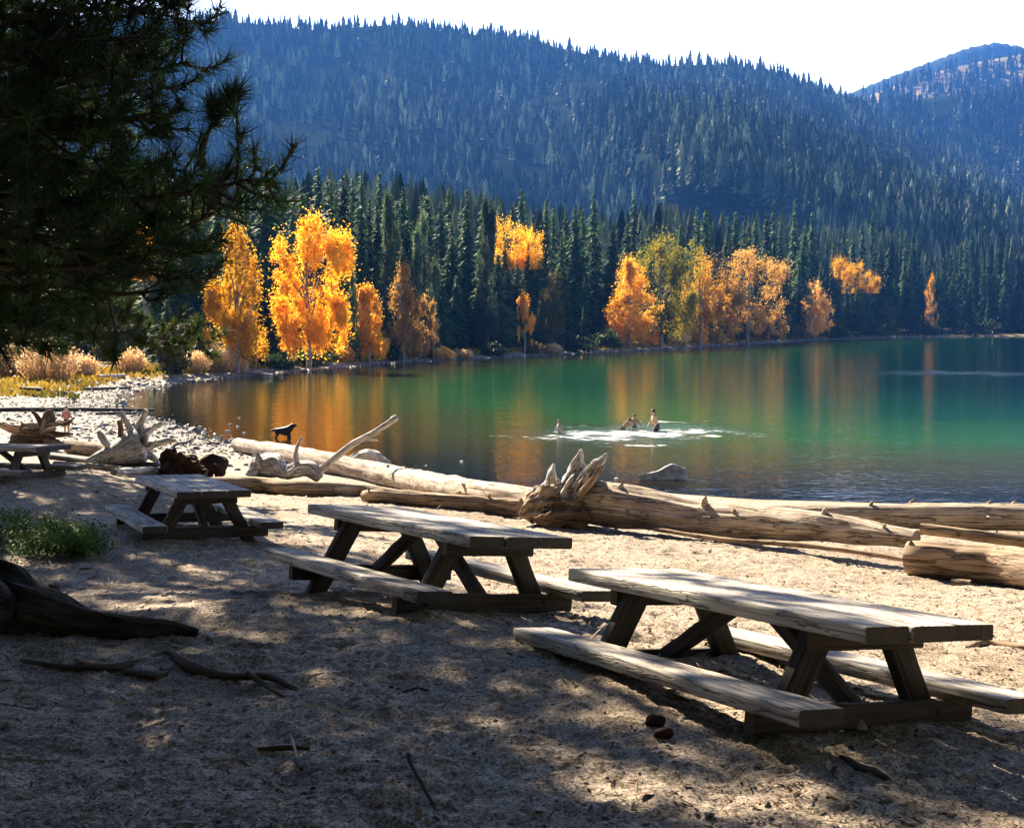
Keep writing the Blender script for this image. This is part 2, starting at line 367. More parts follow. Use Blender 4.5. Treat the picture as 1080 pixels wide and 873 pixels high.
def ground_mat():
    m, nt = newmat('ground'); geo = N(nt, 'ShaderNodeNewGeometry')
    def noise(s, det=4., rough=.55):
        n = N(nt, 'ShaderNodeTexNoise', i_Scale=s, i_Detail=det, i_Roughness=rough); Lk(nt, geo, 0, n, 'Vector'); return n
    A = lambda k: (N(nt, 'ShaderNodeAttribute', attribute_name=k), 2)
    shore, far, stony = A('shore'), A('far'), A('stony')
    big = noise(.8, 5.); mid = noise(7., 5., .65); grit = noise(55., 3., .7); vo = N(nt, 'ShaderNodeTexVoronoi', i_Scale=38.); Lk(nt, geo, 0, vo, 'Vector')
    r = ramp(nt, [(.25, (.155, .13, .105)), (.5, (.36, .30, .235)), (.75, (.50, .43, .355))]); Lk(nt, mid, 0, r, 0)
    gr = ramp(nt, [(.36, (.16, .14, .13)), (.5, (.9, .9, .9)), (.64, (1.6, 1.5, 1.4))]); Lk(nt, grit, 0, gr, 0)
    c = mixc(nt, .85, (r, 0), (gr, 0), 'MULTIPLY')
    vr = ramp(nt, [(0., (.75, .72, .7)), (1., (1.15, 1.15, 1.15))]); Lk(nt, vo, 1, vr, 0)
    c = mixc(nt, .6, c, (vr, 0), 'MULTIPLY')
    lit = ramp(nt, [(.50, (0, 0, 0)), (.64, (1, 1, 1))]); Lk(nt, big, 0, lit, 0)
    c = mixc(nt, math_(nt, 'MULTIPLY', (lit, 0), .35), c, (.13, .085, .05))       # patches of needle litter
    # stony beach
    sv = N(nt, 'ShaderNodeTexVoronoi', i_Scale=6.); Lk(nt, geo, 0, sv, 'Vector')
    sr = ramp(nt, [(0., (.12, .11, .10)), (.5, (.30, .27, .23)), (1., (.50, .47, .42))]); Lk(nt, sv, 1, sr, 0)
    c = mixc(nt, math_(nt, 'MULTIPLY', stony, .7), c, (sr, 0))
    # far land: autumn grass and forest soil
    fg = ramp(nt, [(.38, (.05, .045, .015)), (.5, (.30, .18, .02)), (.62, (.48, .30, .03))]); fn = noise(.25, 5.); Lk(nt, fn, 0, fg, 0)
    inl = math_(nt, 'MULTIPLY', shore, .035, True); soil = mixc(nt, inl, (fg, 0), (.025, .022, .012))
    strip = math_(nt, 'SUBTRACT', 1., math_(nt, 'MULTIPLY', shore, .28, True)); soil = mixc(nt, strip, soil, (sr, 0))
    c = mixc(nt, far, c, soil)
    wet = math_(nt, 'SUBTRACT', 1., math_(nt, 'MULTIPLY', math_(nt, 'ADD', shore, .2), .9, True))
    c = mixc(nt, math_(nt, 'MULTIPLY', wet, .5), c, (.15, .125, .07))
    b = N(nt, 'ShaderNodeBsdfPrincipled', i_Roughness=.9); b.inputs['Specular IOR Level'].default_value = .15
    nt.links.new(c[0].outputs[c[1]], b.inputs['Base Color'])
    h = math_(nt, 'ADD', math_(nt, 'MULTIPLY', (mid, 0), 1.6), math_(nt, 'MULTIPLY', (grit, 0), .35))
    bp = N(nt, 'ShaderNodeBump', i_Strength=.9, i_Distance=.028); nt.links.new(h[0].outputs[0], bp.inputs['Height']); Lk(nt, bp, 0, b, 'Normal')
    o = N(nt, 'ShaderNodeOutputMaterial'); Lk(nt, b, 0, o, 0); return m
build_ground()

# ------------------------------------------------------------------ water
SWIM = [(590, 459), (657, 453), (668, 452), (692, 455)]
def build_water():
    ys = np.geomspace(24, 720, 420); u = np.linspace(-1, 1, 361)
    Y, U = np.meshgrid(ys, u, indexing='ij'); X = U*(Y*.62+6)
    P = np.stack([X.ravel(), Y.ravel()], 1); z, d = ground0(P); g = ground(P)
    dep = np.clip(ZW-g, 0, 10)
    rough = np.zeros(len(P))
    for k, (px, py) in enumerate(SWIM+[(640, 458), (720, 455), (625, 462), (690, 463), (760, 452)]):
        w = wp(px, py); q = np.hypot((P[:, 0]-w[0])/2.6, (P[:, 1]-w[1])/4.2)
        rough += np.exp(-q*q)*(.05 if k < 4 else .03)
    a = wp(1010, 394); rough += .12*np.exp(-((P[:, 1]-a[1])/9)**2)*sm(a[0]-22, a[0]+4, P[:, 0])*(.5+vnoise(P, .12, 4))
    rough *= .35+1.3*vnoise(P, .5, 9)
    foam_glare = np.zeros(len(P))
    for px, py, rx, ry, am in ((655, 457, 3.2, 2.4, 1.), (690, 458, 3.0, 2.4, 1.), (720, 455, 3.4, 2.0, .85), (606, 461, 2.6, 1.3, .9), (640, 463, 2.6, 1.3, .9), (745, 460, 2.2, .9, .75), (668, 470, 2.4, .8, .75), (705, 445, 3, 1.2, .6), (570, 460, 2.4, .6, .7), (630, 450, 2.2, 1., .65)):
        w = wp(px, py); foam_glare = np.maximum(foam_glare, am*np.exp(-((P[:, 0]-w[0])/rx)**2-((P[:, 1]-w[1])/ry)**2))
    V = np.column_stack([P, np.full(len(P), ZW)]); n, m = Y.shape
    i, j = np.meshgrid(np.arange(n-1), np.arange(m-1), indexing='ij'); F4 = np.stack([i*m+j, i*m+j+1, (i+1)*m+j+1, (i+1)*m+j], 2).reshape(-1, 4)
    keep = (d.reshape(n, m) < 3.); kf = (keep[:-1, :-1] | keep[1:, 1:]).ravel(); F4 = F4[kf]
    used, inv = np.unique(F4, return_inverse=True); F4 = inv.reshape(-1, 4)
    mt, nt = newmat('lake water'); geo = N(nt, 'ShaderNodeNewGeometry')
    A = lambda k: (N(nt, 'ShaderNodeAttribute', attribute_name=k), 2)
    dp, ro = A('depth'), A('rough')
    mp = N(nt, 'ShaderNodeMapping'); mp.inputs['Scale'].default_value = (1., 1.25, 1.); Lk(nt, geo, 0, mp, 'Vector')
    w1 = N(nt, 'ShaderNodeTexNoise', i_Scale=2.6, i_Detail=3., i_Roughness=.5); Lk(nt, mp, 0, w1, 'Vector')
    w2 = N(nt, 'ShaderNodeTexNoise', i_Scale=.35, i_Detail=2.); Lk(nt, mp, 0, w2, 'Vector')
    w3 = N(nt, 'ShaderNodeTexNoise', i_Scale=3.4, i_Detail=3.); Lk(nt, mp, 0, w3, 'Vector')
    h = math_(nt, 'ADD', math_(nt, 'MULTIPLY', (w1, 0), .014), math_(nt, 'MULTIPLY', (w2, 0), .022))
    h = math_(nt, 'ADD', h, math_(nt, 'MULTIPLY', math_(nt, 'MULTIPLY', (w3, 0), ro), .26))
    bp = N(nt, 'ShaderNodeBump', i_Strength=1., i_Distance=1.); nt.links.new(h[0].outputs[0], bp.inputs['Height'])
    cr = ramp(nt, [(0., (.11, .085, .035)), (.08, (.10, .11, .035)), (.20, (.035, .15, .05)), (.4, (.006, .075, .045)), (.7, (.002, .032, .032)), (1., (.001, .016, .026))])
    dd = math_(nt, 'MULTIPLY', dp, .15, True); nt.links.new(dd[0].outputs[0], cr.inputs[0])
    df = N(nt, 'ShaderNodeBsdfDiffuse'); Lk(nt, cr, 0, df, 0)
    tr = N(nt, 'ShaderNodeBsdfTransparent'); tr.inputs[0].default_value = (.72, .84, .66, 1)
    op = math_(nt, 'SUBTRACT', 1., math_(nt, 'POWER', 2.718, math_(nt, 'MULTIPLY', dp, -1.0)))
    body = N(nt, 'ShaderNodeMixShader'); nt.links.new(op[0].outputs[0], body.inputs[0]); Lk(nt, tr, 0, body, 1); Lk(nt, df, 0, body, 2)
    gl = N(nt, 'ShaderNodeBsdfGlossy', i_Roughness=.03); Lk(nt, bp, 0, gl, 'Normal')
    fr = N(nt, 'ShaderNodeFresnel', i_IOR=1.29); Lk(nt, bp, 0, fr, 'Normal')
    mx = N(nt, 'ShaderNodeMixShader'); Lk(nt, fr, 0, mx, 0); Lk(nt, body, 0, mx, 1); Lk(nt, gl, 0, mx, 2)
    fm = N(nt, 'ShaderNodeMapping'); fm.inputs['Scale'].default_value = (.7, 1.3, 1.); Lk(nt, geo, 0, fm, 'Vector')       # foam, with white sky glare painted in, where the water is stirred
    f1 = N(nt, 'ShaderNodeTexNoise', i_Scale=1.6, i_Detail=5., i_Roughness=.7); Lk(nt, fm, 0, f1, 'Vector')
    ff = math_(nt, 'ADD', (f1, 0), math_(nt, 'MULTIPLY', A('foam_glare'), .29)); fr_ = ramp(nt, [(.715, (0, 0, 0)), (.80, (1, 1, 1))]); nt.links.new(ff[0].outputs[0], fr_.inputs[0])
    fd = N(nt, 'ShaderNodeBsdfDiffuse'); fd.inputs[0].default_value = (.8, .82, .82, 1); mf = N(nt, 'ShaderNodeMixShader'); Lk(nt, fr_, 0, mf, 0); Lk(nt, mx, 0, mf, 1); Lk(nt, fd, 0, mf, 2)
    o = N(nt, 'ShaderNodeOutputMaterial'); Lk(nt, mf, 0, o, 0)
    ob = link('lake_water', mesh('lake_water', V[used], F4, mt, True, {'depth': dep[used], 'rough': rough[used], 'foam_glare': foam_glare[used]})); ob['kind'] = 'structure'
build_water()

# ------------------------------------------------------------------ mountains
def lerp_table(x, tab): return np.interp(x, [a for a, b in tab], [b for a, b in tab])
RIDGE = [(-900, 60), (-300, 40), (0, 34), (160, 22), (230, 22), (330, 32), (420, 26), (460, 32), (560, 44), (640, 62), (700, 70), (760, 68), (800, 74), (840, 86), (880, 102), (905, 112), (960, 132), (1010, 158), (1080, 198), (1200, 260), (1400, 320), (1800, 345)]
def at_arr(px, py, dep):
    a, b = (px-CX)/F, (py-CY)/F; y = CP-b*SP; z = -SP-b*CP
    return np.stack([a/y*dep, dep, z/y*dep], -1)
def main_surface(px, t):
    ry = lerp_table(px, RIDGE); base = 357.; py = base+(ry-base)*t
    r0 = np.interp(px, [-900, 0, 400, 700, 1000, 1800], [300, 330, 430, 560, 760, 1000]); r1 = np.interp(px, [-900, 400, 1000, 1800], [1500, 1750, 1900, 1900])
    q = np.stack([px/160., py/110.], -1).reshape(-1, 2)
    nz = sn(q, 1.0, 31, 3).reshape(np.shape(px))
    ln = np.array([460., 165.]); ln /= np.linalg.norm(ln); sd = (px-600)*(-ln[1])+(py-95)*ln[0]; sd = -sd
    along = (px-600)*ln[0]+(py-95)*ln[1]
    gul = -sm(-150, 0, sd)*(1-sm(0, 125, sd))*sm(-60, 160, along)*sm(0, .12, t)*(1-sm(.82, 1., t))
    r = r0+(r1-r0)*t**1.05+(90*nz*np.sin(np.pi*np.clip(t, 0, 1))+610*gul)
    return px, py, r
def sheet(name, pxs, ts, fn, mat):
    P_, T_ = np.meshgrid(pxs, ts, indexing='ij'); px, py, r = fn(P_, T_); V = at_arr(px, py, r)
    back = V[:, -1:].copy(); back[..., 1] += 500; back[..., 0] *= 1.2; back[..., 2] -= 260; V = np.concatenate([V, back], 1)   # the slope goes down again behind the ridge
    n, m = V.shape[:2]; i, j = np.meshgrid(np.arange(n-1), np.arange(m-1), indexing='ij'); F4 = np.stack([i*m+j, (i+1)*m+j, (i+1)*m+j+1, i*m+j+1], 2).reshape(-1, 4)
    o = link(name, mesh(name, V.reshape(-1, 3), F4, mat)); o['kind'] = 'structure'; return o
M['slope'] = plain('forest floor slope', (.014, .020, .011), .95, .5, .02, 0, spec=0.)
M['slope2'] = plain('dry open slope', (.20, .165, .10), .95, .45, .015, 0, spec=0.)
M['slope3'] = plain('far wooded slope', (.04, .05, .035), .95, .3, .02, 0, spec=0.)
sheet('mountain', np.arange(-900, 1801, 7.), np.linspace(0, 1, 70), main_surface, M['slope'])
R2 = [(760, 175), (860, 124), (905, 112), (960, 106), (1010, 100), (1080, 88), (1300, 70), (1900, 90)]
def hill2(px, t):
    ry = lerp_table(px, R2); base = 330.; py = base+(ry-base)*t
    nz = sn(np.stack([px/120., py/70.], -1).reshape(-1, 2), 1., 55, 3).reshape(np.shape(px))
    return px, py, 1150+(2150-1150)*t+100*nz*np.sin(np.pi*t)
sheet('wooded_hill', np.arange(760, 1901, 7.), np.linspace(0, 1, 40), hill2, M['slope'])
R3 = [(840, 120), (905, 106), (940, 92), (980, 78), (1030, 66), (1080, 57), (1300, 35), (1900, 60)]
def hill3(px, t):
    ry = lerp_table(px, R3); py = 140.+(ry-140.)*t; return px, py, 2250+600*t+50*np.sin(px/40.)
sheet('dry_hill', np.arange(840, 1901, 9.), np.linspace(0, 1, 20), hill3, M['slope2'])
R4 = [(820, 130), (880, 106), (905, 95), (940, 81), (980, 66), (1020, 51), (1050, 45), (1075, 49), (1110, 60), (1300, 110), (1900, 110)]
def hill4(px, t):
    ry = lerp_table(px, R4)+1.2*np.sin(px*.9)*np.sin(px*.37); py = 150.+(ry-150.)*t; return px, py, 3250+350*t
sheet('distant_ridge', np.arange(820, 1901, 3.), np.linspace(0, 1, 16), hill4, M['slope3'])

# low trees for the far forest: layered jagged skirts around a leader
def tree_template(layers, k, seed, slim):
    r = np.random.default_rng(seed); V = []; Fc = []
    for L in range(layers):
        z0 = .08+.86*(L/layers)**.93; top = min(1., z0+1.6/layers+.06); R = slim*(1-z0)**.85*r.uniform(.85, 1.15)+.012
        b = len(V); V.append((0, 0, top))
        a0 = r.uniform(0, 6.28)
        for q in range(k):
            a = a0+q/k*6.283+r.uniform(-.2, .2); rr = R*(1. if q % 2 else .5)*r.uniform(.75, 1.2); V.append((rr*math.cos(a), rr*math.sin(a), z0-(.02 if q % 2 else -.03)+r.uniform(-.02, .02)))
        for q in range(k): Fc.append((b, b+1+q, b+1+(q+1) % k))
    return np.array(V), np.array(Fc)
TPL = [tree_template(9, 10, s, sl) for s, sl in ((1, .20), (2, .16), (3, .23), (4, .18), (5, .14))]
TPLH = [tree_template(15, 14, s, sl) for s, sl in ((11, .13), (12, .11), (13, .15), (14, .12), (15, .10))]
def forest_mesh(name, P, H, tint, tpls, mat, seed):
    r = np.random.default_rng(seed); Vs = []; Fs = []; Ts = []; n = 0; which = r.integers(0, len(tpls), len(P))
    for w, (V, Fc) in enumerate(tpls):
        ix = np.nonzero(which == w)[0]
        if not len(ix): continue
        a = r.uniform(0, 6.28, len(ix)); c, s_ = np.cos(a), np.sin(a); h = H[ix]; wd = h*r.uniform(.75, 1.25, len(ix))
        X = (V[None, :, 0]*c[:, None]-V[None, :, 1]*s_[:, None])*wd[:, None]; Yy = (V[None, :, 0]*s_[:, None]+V[None, :, 1]*c[:, None])*wd[:, None]; Z = V[None, :, 2]*h[:, None]
        Q = np.stack([X, Yy, Z], 2)+P[ix][:, None, :]
        Vs.append(Q.reshape(-1, 3)); Fs.append((Fc[None]+(np.arange(len(ix))*len(V))[:, None, None]).reshape(-1, 3)+n); n += len(ix)*len(V)
        Ts.append(np.repeat(np.clip(tint[ix], 0, 1), len(V)))
    return link(name, mesh(name, np.vstack(Vs), np.vstack(Fs), mat, False, {'tint': np.concatenate(Ts)}))
def grow(fn, pxr, n, tr, hgt, seed):
    r = np.random.default_rng(seed); px = r.uniform(*pxr, n); t = r.uniform(*tr, n)
    dn = sn(np.stack([px/34., t*11], 1), 1., seed+90, 3); keep = r.uniform(size=n) < .62+.7*dn; px, t = px[keep], t[keep]; n = len(px)
    a, b, c = fn(px, t); P = at_arr(a, b, c); P[:, 2] -= .5
    H = hgt*r.uniform(.55, 1.4, n); cl = .5+.5*sn(np.stack([px/60., t*5], 1), 1., seed+70, 3); tint = np.clip((.55+.75*cl)*np.where(r.uniform(size=n) < .15, r.uniform(.4, 1., n), r.beta(1.2, 6., n)), 0, 1); return P, H, tint  # random pale share stands for sunlit trees, the light put into their tint
parts = [grow(main_surface, (-60, 1120), 18500, (.22, .985), 16.5, 1), grow(main_surface, (-700, -60), 1200, (.1, .98), 24, 2), grow(main_surface, (1120, 1600), 600, (.1, .98), 24, 3),
         grow(main_surface, (-60, 1120), 3200, (.93, 1.0), 15, 4)]
fo = forest_mesh('forest', np.vstack([p[0] for p in parts]), np.concatenate([p[1] for p in parts]), np.concatenate([p[2] for p in parts]), TPL, M['forest'], 3)
tag(fo, 'dense conifer forest covering the big mountain above the lake', 'forest', kind='stuff')
parts = [grow(hill2, (780, 1150), 2600, (.3, .99), 24, 5), grow(hill2, (1150, 1700), 700, (.1, .99), 26, 6)]
h3 = grow(hill3, (845, 1200), 1300, (.3, .99), 24, 7); parts.append(h3)
fo = forest_mesh('forest', np.vstack([p[0] for p in parts]), np.concatenate([p[1] for p in parts]), np.concatenate([p[2] for p in parts]), TPL, M['forest'], 4)
tag(fo, 'thinner conifer forest on the farther hill at the notch in the skyline', 'forest', kind='stuff')

# ------------------------------------------------------------------ conifers on the far shore
def leafquads(C, Nn, size, r, aspect=.7):
    """small bent leaf faces at C with random facing; returns V, F3"""
    n = len(C); a = r.normal(size=(n, 3)); a /= np.linalg.norm(a, axis=1)[:, None]
    if Nn is not None: a = a*.8+Nn; a /= np.linalg.norm(a, axis=1)[:, None]
    b = np.cross(a, r.normal(size=(n, 3))); b /= np.linalg.norm(b, axis=1)[:, None]; c = np.cross(a, b)
    s = (size*r.uniform(.6, 1.35, n))[:, None]
    V = np.stack([C-b*s, C+c*s*aspect+a*s*.2, C+b*s, C-c*s*aspect+a*s*.15], 1).reshape(-1, 3)
    k = np.arange(n)*4; return V, np.stack([k, k+1, k+2, k+3], 1)
def conifer_crown(seed, slim, base=.08, droop=.35, n_whorl=46, gap=.0):
    """unit-height crown of hanging sprays"""
    r = np.random.default_rng(seed); V = []; Fc = []; T = []; n = 0
    for w in range(n_whorl):
        u = (w+r.uniform(0, 1))/n_whorl; z = base+(1-base)*u**.95; R = slim*(1-u)**.8*(.55+.45*min(1, u*6+.35))+.006
        for b in range(int(5+7*(1-u))):
            if r.random() < gap: continue
            a = r.uniform(0, 6.283); L = R*r.uniform(.55, 1.2); d = np.array([math.cos(a), math.sin(a), 0]); sd = np.array([-d[1], d[0], 0])
            k = max(2, int(2+L/slim*5)); tint = r.beta(1.6, 2.4)
            for q in range(k):
                f = (q+.4)/k; c = d*L*f+np.array([0, 0, z-droop*L*f*f+.02*(1-f)]); s = (.012+.030*L/slim*(1-f*.45))*r.uniform(.7, 1.3)*(slim/.13)
                o = sd*r.uniform(-.5, .5)*s
                p0 = c+o-d*s*.8+np.array([0, 0, s*.35]); p1 = c+o+sd*s*.55-np.array([0, 0, s*.25]); p2 = c+o+d*s*1.3-np.array([0, 0, s*.6*r.uniform(.4, 1.4)]); p3 = c+o-sd*s*.55-np.array([0, 0, s*.25])
                V += [p0, p1, p2, p3]; Fc.append((n, n+1, n+2, n+3)); n += 4; T += [min(1, tint+.25*f*r.random())]*4
    s = .02; V += [(0, 0, .93), (s*.3, 0, .97), (0, 0, 1.01), (-s*.3, 0, .97)]; Fc.append((n, n+1, n+2, n+3)); T += [.5]*4
    return np.array(V), np.array(Fc), np.array(T)
CON = []
for k, (sl, gap) in enumerate(((.125, .0), (.105, .08), (.145, .0), (.115, .15), (.095, .05), (.135, .1), (.12, .0), (.16, .05))):
    V, Fc, T = conifer_crown(100+k, sl, .04+.05*(k % 3), .3+.1*(k % 3), 44, gap)
    cm = mesh('conifer_crown', V, Fc, M['conifer'], False, {'tint': T})
    g = Geo(); g.loft([(0, 0, -.02), (0, 0, .3), (0, 0, .98)], [.011, .0085, .002], 7)
    tm = mesh('conifer_trunk', np.vstack(g.V), [np.vstack(g.F3), np.vstack(g.F4)], M['trunk'])
    CON.append((cm, tm))
TOPS = [(-60, 185), (190, 190), (300, 186), (350, 174), (420, 182), (500, 200), (560, 213), (620, 216), (700, 214), (760, 224), (820, 220), (870, 234), (920, 232), (960, 242), (1000, 256), (1040, 238), (1080, 262), (1200, 265)]
SHP = [(x, y) for x, y in SHORE if y >= 85 and x < 420]
SHPX = np.array([CX+F*x/y for x, y in SHP]); SHD = np.array([y for x, y in SHP])
def shore_depth(px):
    # first far-shore depth along a pixel column
    ds = np.linspace(84, 660, 1500); X = (px-CX)/F*ds; d = shore_dist(np.stack([X, ds], 1)); i = np.nonzero((d[1:] > 0) & (d[:-1] <= 0))[0]
    if px < 170: return 128.
    return float(ds[i[0]+1]) if len(i) else 480.
    
SDEP = {}
def sdep(px):
    k = int(round(px/6)); 
    if k not in SDEP: SDEP[k] = shore_depth(k*6)
    return SDEP[k]
BINS = [(150, 'dark conifer in the forest above the golden grass bank', 'conifers above the grass bank'),
        (300, 'dark conifer behind the pair of tall golden trees', 'conifers behind the golden pair'),
        (470, 'dark conifer behind the two small orange trees on the far shore', 'conifers behind the small orange trees'),
        (640, 'dark conifer in the tall stand around the half hidden golden crown', 'conifers around the half hidden golden crown'),
        (830, 'dark conifer behind the row of big orange and green broadleaf trees', 'conifers behind the broadleaf row'),
        (960, 'dark conifer behind the two smaller orange trees near the far bay', 'conifers behind the smaller orange trees'),
        (9999, 'dark conifer at the far end of the lake shore', 'conifers at the far end of the lake')]
def conifer(px, depth, top_py, var, name='conifer_tree', label=None, group=None, wide=1.):
    x = (px-CX)/F*depth; z = gz(x, depth); zt = at(px, top_py, depth)[2]; h = zt-z
    b = next(b for b in BINS if px < b[0])
    root = empty(name, (x, depth, z-.1), label or b[1], 'tree', group or b[2], RNG.uniform(0, 6.28)); w = RNG.uniform(.85, 1.2)*wide*min(1.15, max(.7, 24/h))
    root.scale = (h*w, h*w, h); root.rotation_euler.x = RNG.normal(0, .018); root.rotation_euler.y = RNG.normal(0, .018)
    link('crown', CON[var][0], root); link('trunk', CON[var][1], root)
    return root
cn = 0; rr = np.random.default_rng(21)
for px, o_, tp in ((524, 19, 268), (535, 22, 284), (546, 18, 276), (557, 21, 262), (884, 7, 300), (893, 8.5, 306), (905, 8, 302)): conifer(px, sdep(px)+o_, tp, int(rr.integers(0, 8)), wide=1.1)
rows = [(21, .0, 1.0, 12), (29, .0, .85, 11), (38, 0, .93, 10.5), (49, 0, 1.0, 11)]
for k, (off, _, hf, step) in enumerate(rows):
    px = -30+rr.uniform(0, 10)
    while px < 1110:
        sd = sdep(px); dep = sd+off*(1+.6*sm(300, 450, sd))+rr.uniform(-2.5, 2.5); top = np.interp(px, *zip(*TOPS)); base = 340+4.2*F/dep
        frac = {0: rr.uniform(.34, .80), 1: rr.uniform(.5, .95), 2: rr.uniform(.66, 1.02), 3: rr.uniform(.80, 1.10)}[k]
        if px < 150: frac *= .8
        if k < 2 and (265 < px < 345 or 560 < px < 720): frac *= .66
        conifer(px, dep, base-(base-top)*frac, int(rr.integers(0, 8))); cn += 1
        px += step*rr.uniform(.75, 1.25)*(1.75 if k == 0 else 1.45)
# fill of the flat behind the first rows
P = []; H = []
for _ in range(1100):
    px = rr.uniform(-260, 1330); sd = sdep(min(1100, max(-30, px))); dep = sd+rr.uniform(60, 200); x = (px-CX)/F*dep; z = gz(x, dep)
    top = np.interp(px, *zip(*TOPS)); zt = at(px, top+rr.uniform(-4, 26), dep)[2]; P.append((x, dep, z)); H.append(np.clip(zt-z, 14, 42))
fo = forest_mesh('forest', np.array(P), np.array(H), rr.beta(1.5, 3., len(P)), TPLH, M['forest'], 9)
tag(fo, 'deep conifer wood filling the flat between the shore and the mountain', 'forest', kind='stuff')

# ------------------------------------------------------------------ broadleaf trees and shrubs
def broad_crown(seed, n_cl, per, lobes, leafs):
    """unit crown: height 1, half width 1 (scaled later). lobes: list of (x,y,z,rx,rz)"""
    r = np.random.default_rng(seed); Cs = []; Ns = []
    for k in range(n_cl):
        lo = lobes[r.integers(0, len(lobes))]; d = r.normal(size=3); d /= np.linalg.norm(d); q = r.uniform(.35, 1)**.5
        c = np.array([lo[0]+d[0]*lo[3]*q, lo[1]+d[1]*lo[3]*q, lo[2]+d[2]*lo[4]*q]); rad = r.uniform(.07, .19)*(1.3-q*.5)
        n = int(per*r.uniform(.5, 1.4)); e = r.normal(size=(n, 3)); e /= np.linalg.norm(e, axis=1)[:, None]; e *= (np.abs(r.normal(0, .75, n)))[:, None]*rad
        e[:, 2] = e[:, 2]*.55+np.hypot(e[:, 0], e[:, 1])*.15; Cs.append(c+e)
    C = np.vstack(Cs); return C, r
def broadleaf(px, base_off, top_py, half_px, mat, label, seed, base_py=None, low=.12, shape='egg', dens=1., name='broadleaf_tree', cat='tree', group=None, trunkmat=None, dep=None):
    dep = dep or sdep(px)+base_off; x = (px-CX)/F*dep; z = gz(x, dep); zt = at(px, top_py, dep)[2]; h = zt-z; hw = half_px/F*dep*1.32
    lobes = {'egg': [(0, 0, .24, .55, .16), (.3, .1, .2, .5, .14), (-.35, 0, .26, .5, .16), (0, 0, .48, .62, .26), (0, 0, .62, .55, .27), (.1, 0, .78, .33, .18), (-.3, .1, .45, .45, .2), (.35, -.1, .42, .5, .22)],
             'cone': [(0, 0, .16, .7, .12), (0, 0, .28, .75, .16), (0, 0, .45, .6, .2), (0, 0, .65, .38, .2), (0, 0, .84, .16, .13)],
             'round': [(0, 0, .24, .6, .16), (.4, 0, .2, .45, .14), (-.4, 0, .22, .45, .14), (0, 0, .55, .7, .3), (-.35, .2, .7, .45, .2), (.35, -.2, .68, .5, .22), (.1, 0, .85, .35, .13), (.3, 0, .35, .5, .18), (-.4, 0, .4, .45, .18)],
             'column': [(0, 0, .3, .8, .2), (0, 0, .5, .8, .2), (0, 0, .7, .6, .2), (0, 0, .88, .35, .1)],
             'top': [(0, 0, .8, .75, .13), (.3, 0, .72, .5, .15), (-.3, 0, .86, .45, .1), (.1, 0, .62, .55, .14)]}[shape]
    rl = np.random.default_rng(seed+11); lobes = [tuple(np.array(q)*np.array([1, 1, 1, 1, 1])+np.append(rl.normal(0, .09, 2), [rl.normal(0, .02), 0, 0])) for q in lobes]
    for _ in range(5):
        a = rl.uniform(0, 6.28); b = lobes[rl.integers(0, len(lobes))]; lobes.append((b[0]+math.cos(a)*b[3]*.75, b[1]+math.sin(a)*b[3]*.75, b[2]+rl.uniform(-.08, .10), b[3]*.38, b[4]*.5))
    ncl = int(230*dens); per = 125
    C, r = broad_crown(seed, ncl, per, lobes, 0)
    r2 = np.random.default_rng(seed+1); tw = r2.uniform(0, 6.28)
    C = C*np.array([hw, hw, h]); C = C[C[:, 2] > low*h]
    V, Fc = leafquads(C, np.array([0, 0, .5]), .078+.0056*hw, r)
    n = len(C); tint = np.clip(.45+.28*sn(C, .9, seed+3, 2)+r.normal(0, .2, n), 0, 1)
    root = empty(name, (x, dep, z-.05), label, cat, group)
    link('crown', mesh(name+'_crown', V, Fc, mat, False, {'tint': np.repeat(tint, 4)}), root)
    g = Geo(); tr = .018*h*(1 if h > 6 else .8)
    g.loft(smooth_path([(0, 0, -.2), (r.uniform(-.15, .15), 0, .3*h), (r.uniform(-.2, .2)*hw*.4, 0, .6*h), (0, 0, .92*h)], 10), np.linspace(tr, tr*.2, 10), 8, noise=.1)
    for q in range(9):
        a = r.uniform(0, 6.28); z0 = h*r.uniform(.22, .65); L = hw*r.uniform(.5, .9)
        g.loft(smooth_path([(0, 0, z0), (math.cos(a)*L*.5, math.sin(a)*L*.5, z0+.10*h), (math.cos(a)*L, math.sin(a)*L, z0+.22*h)], 6), np.linspace(tr*.45, tr*.1, 6), 5, caps=False)
    g.build('trunk', trunkmat or M['birch'], root)
    return root
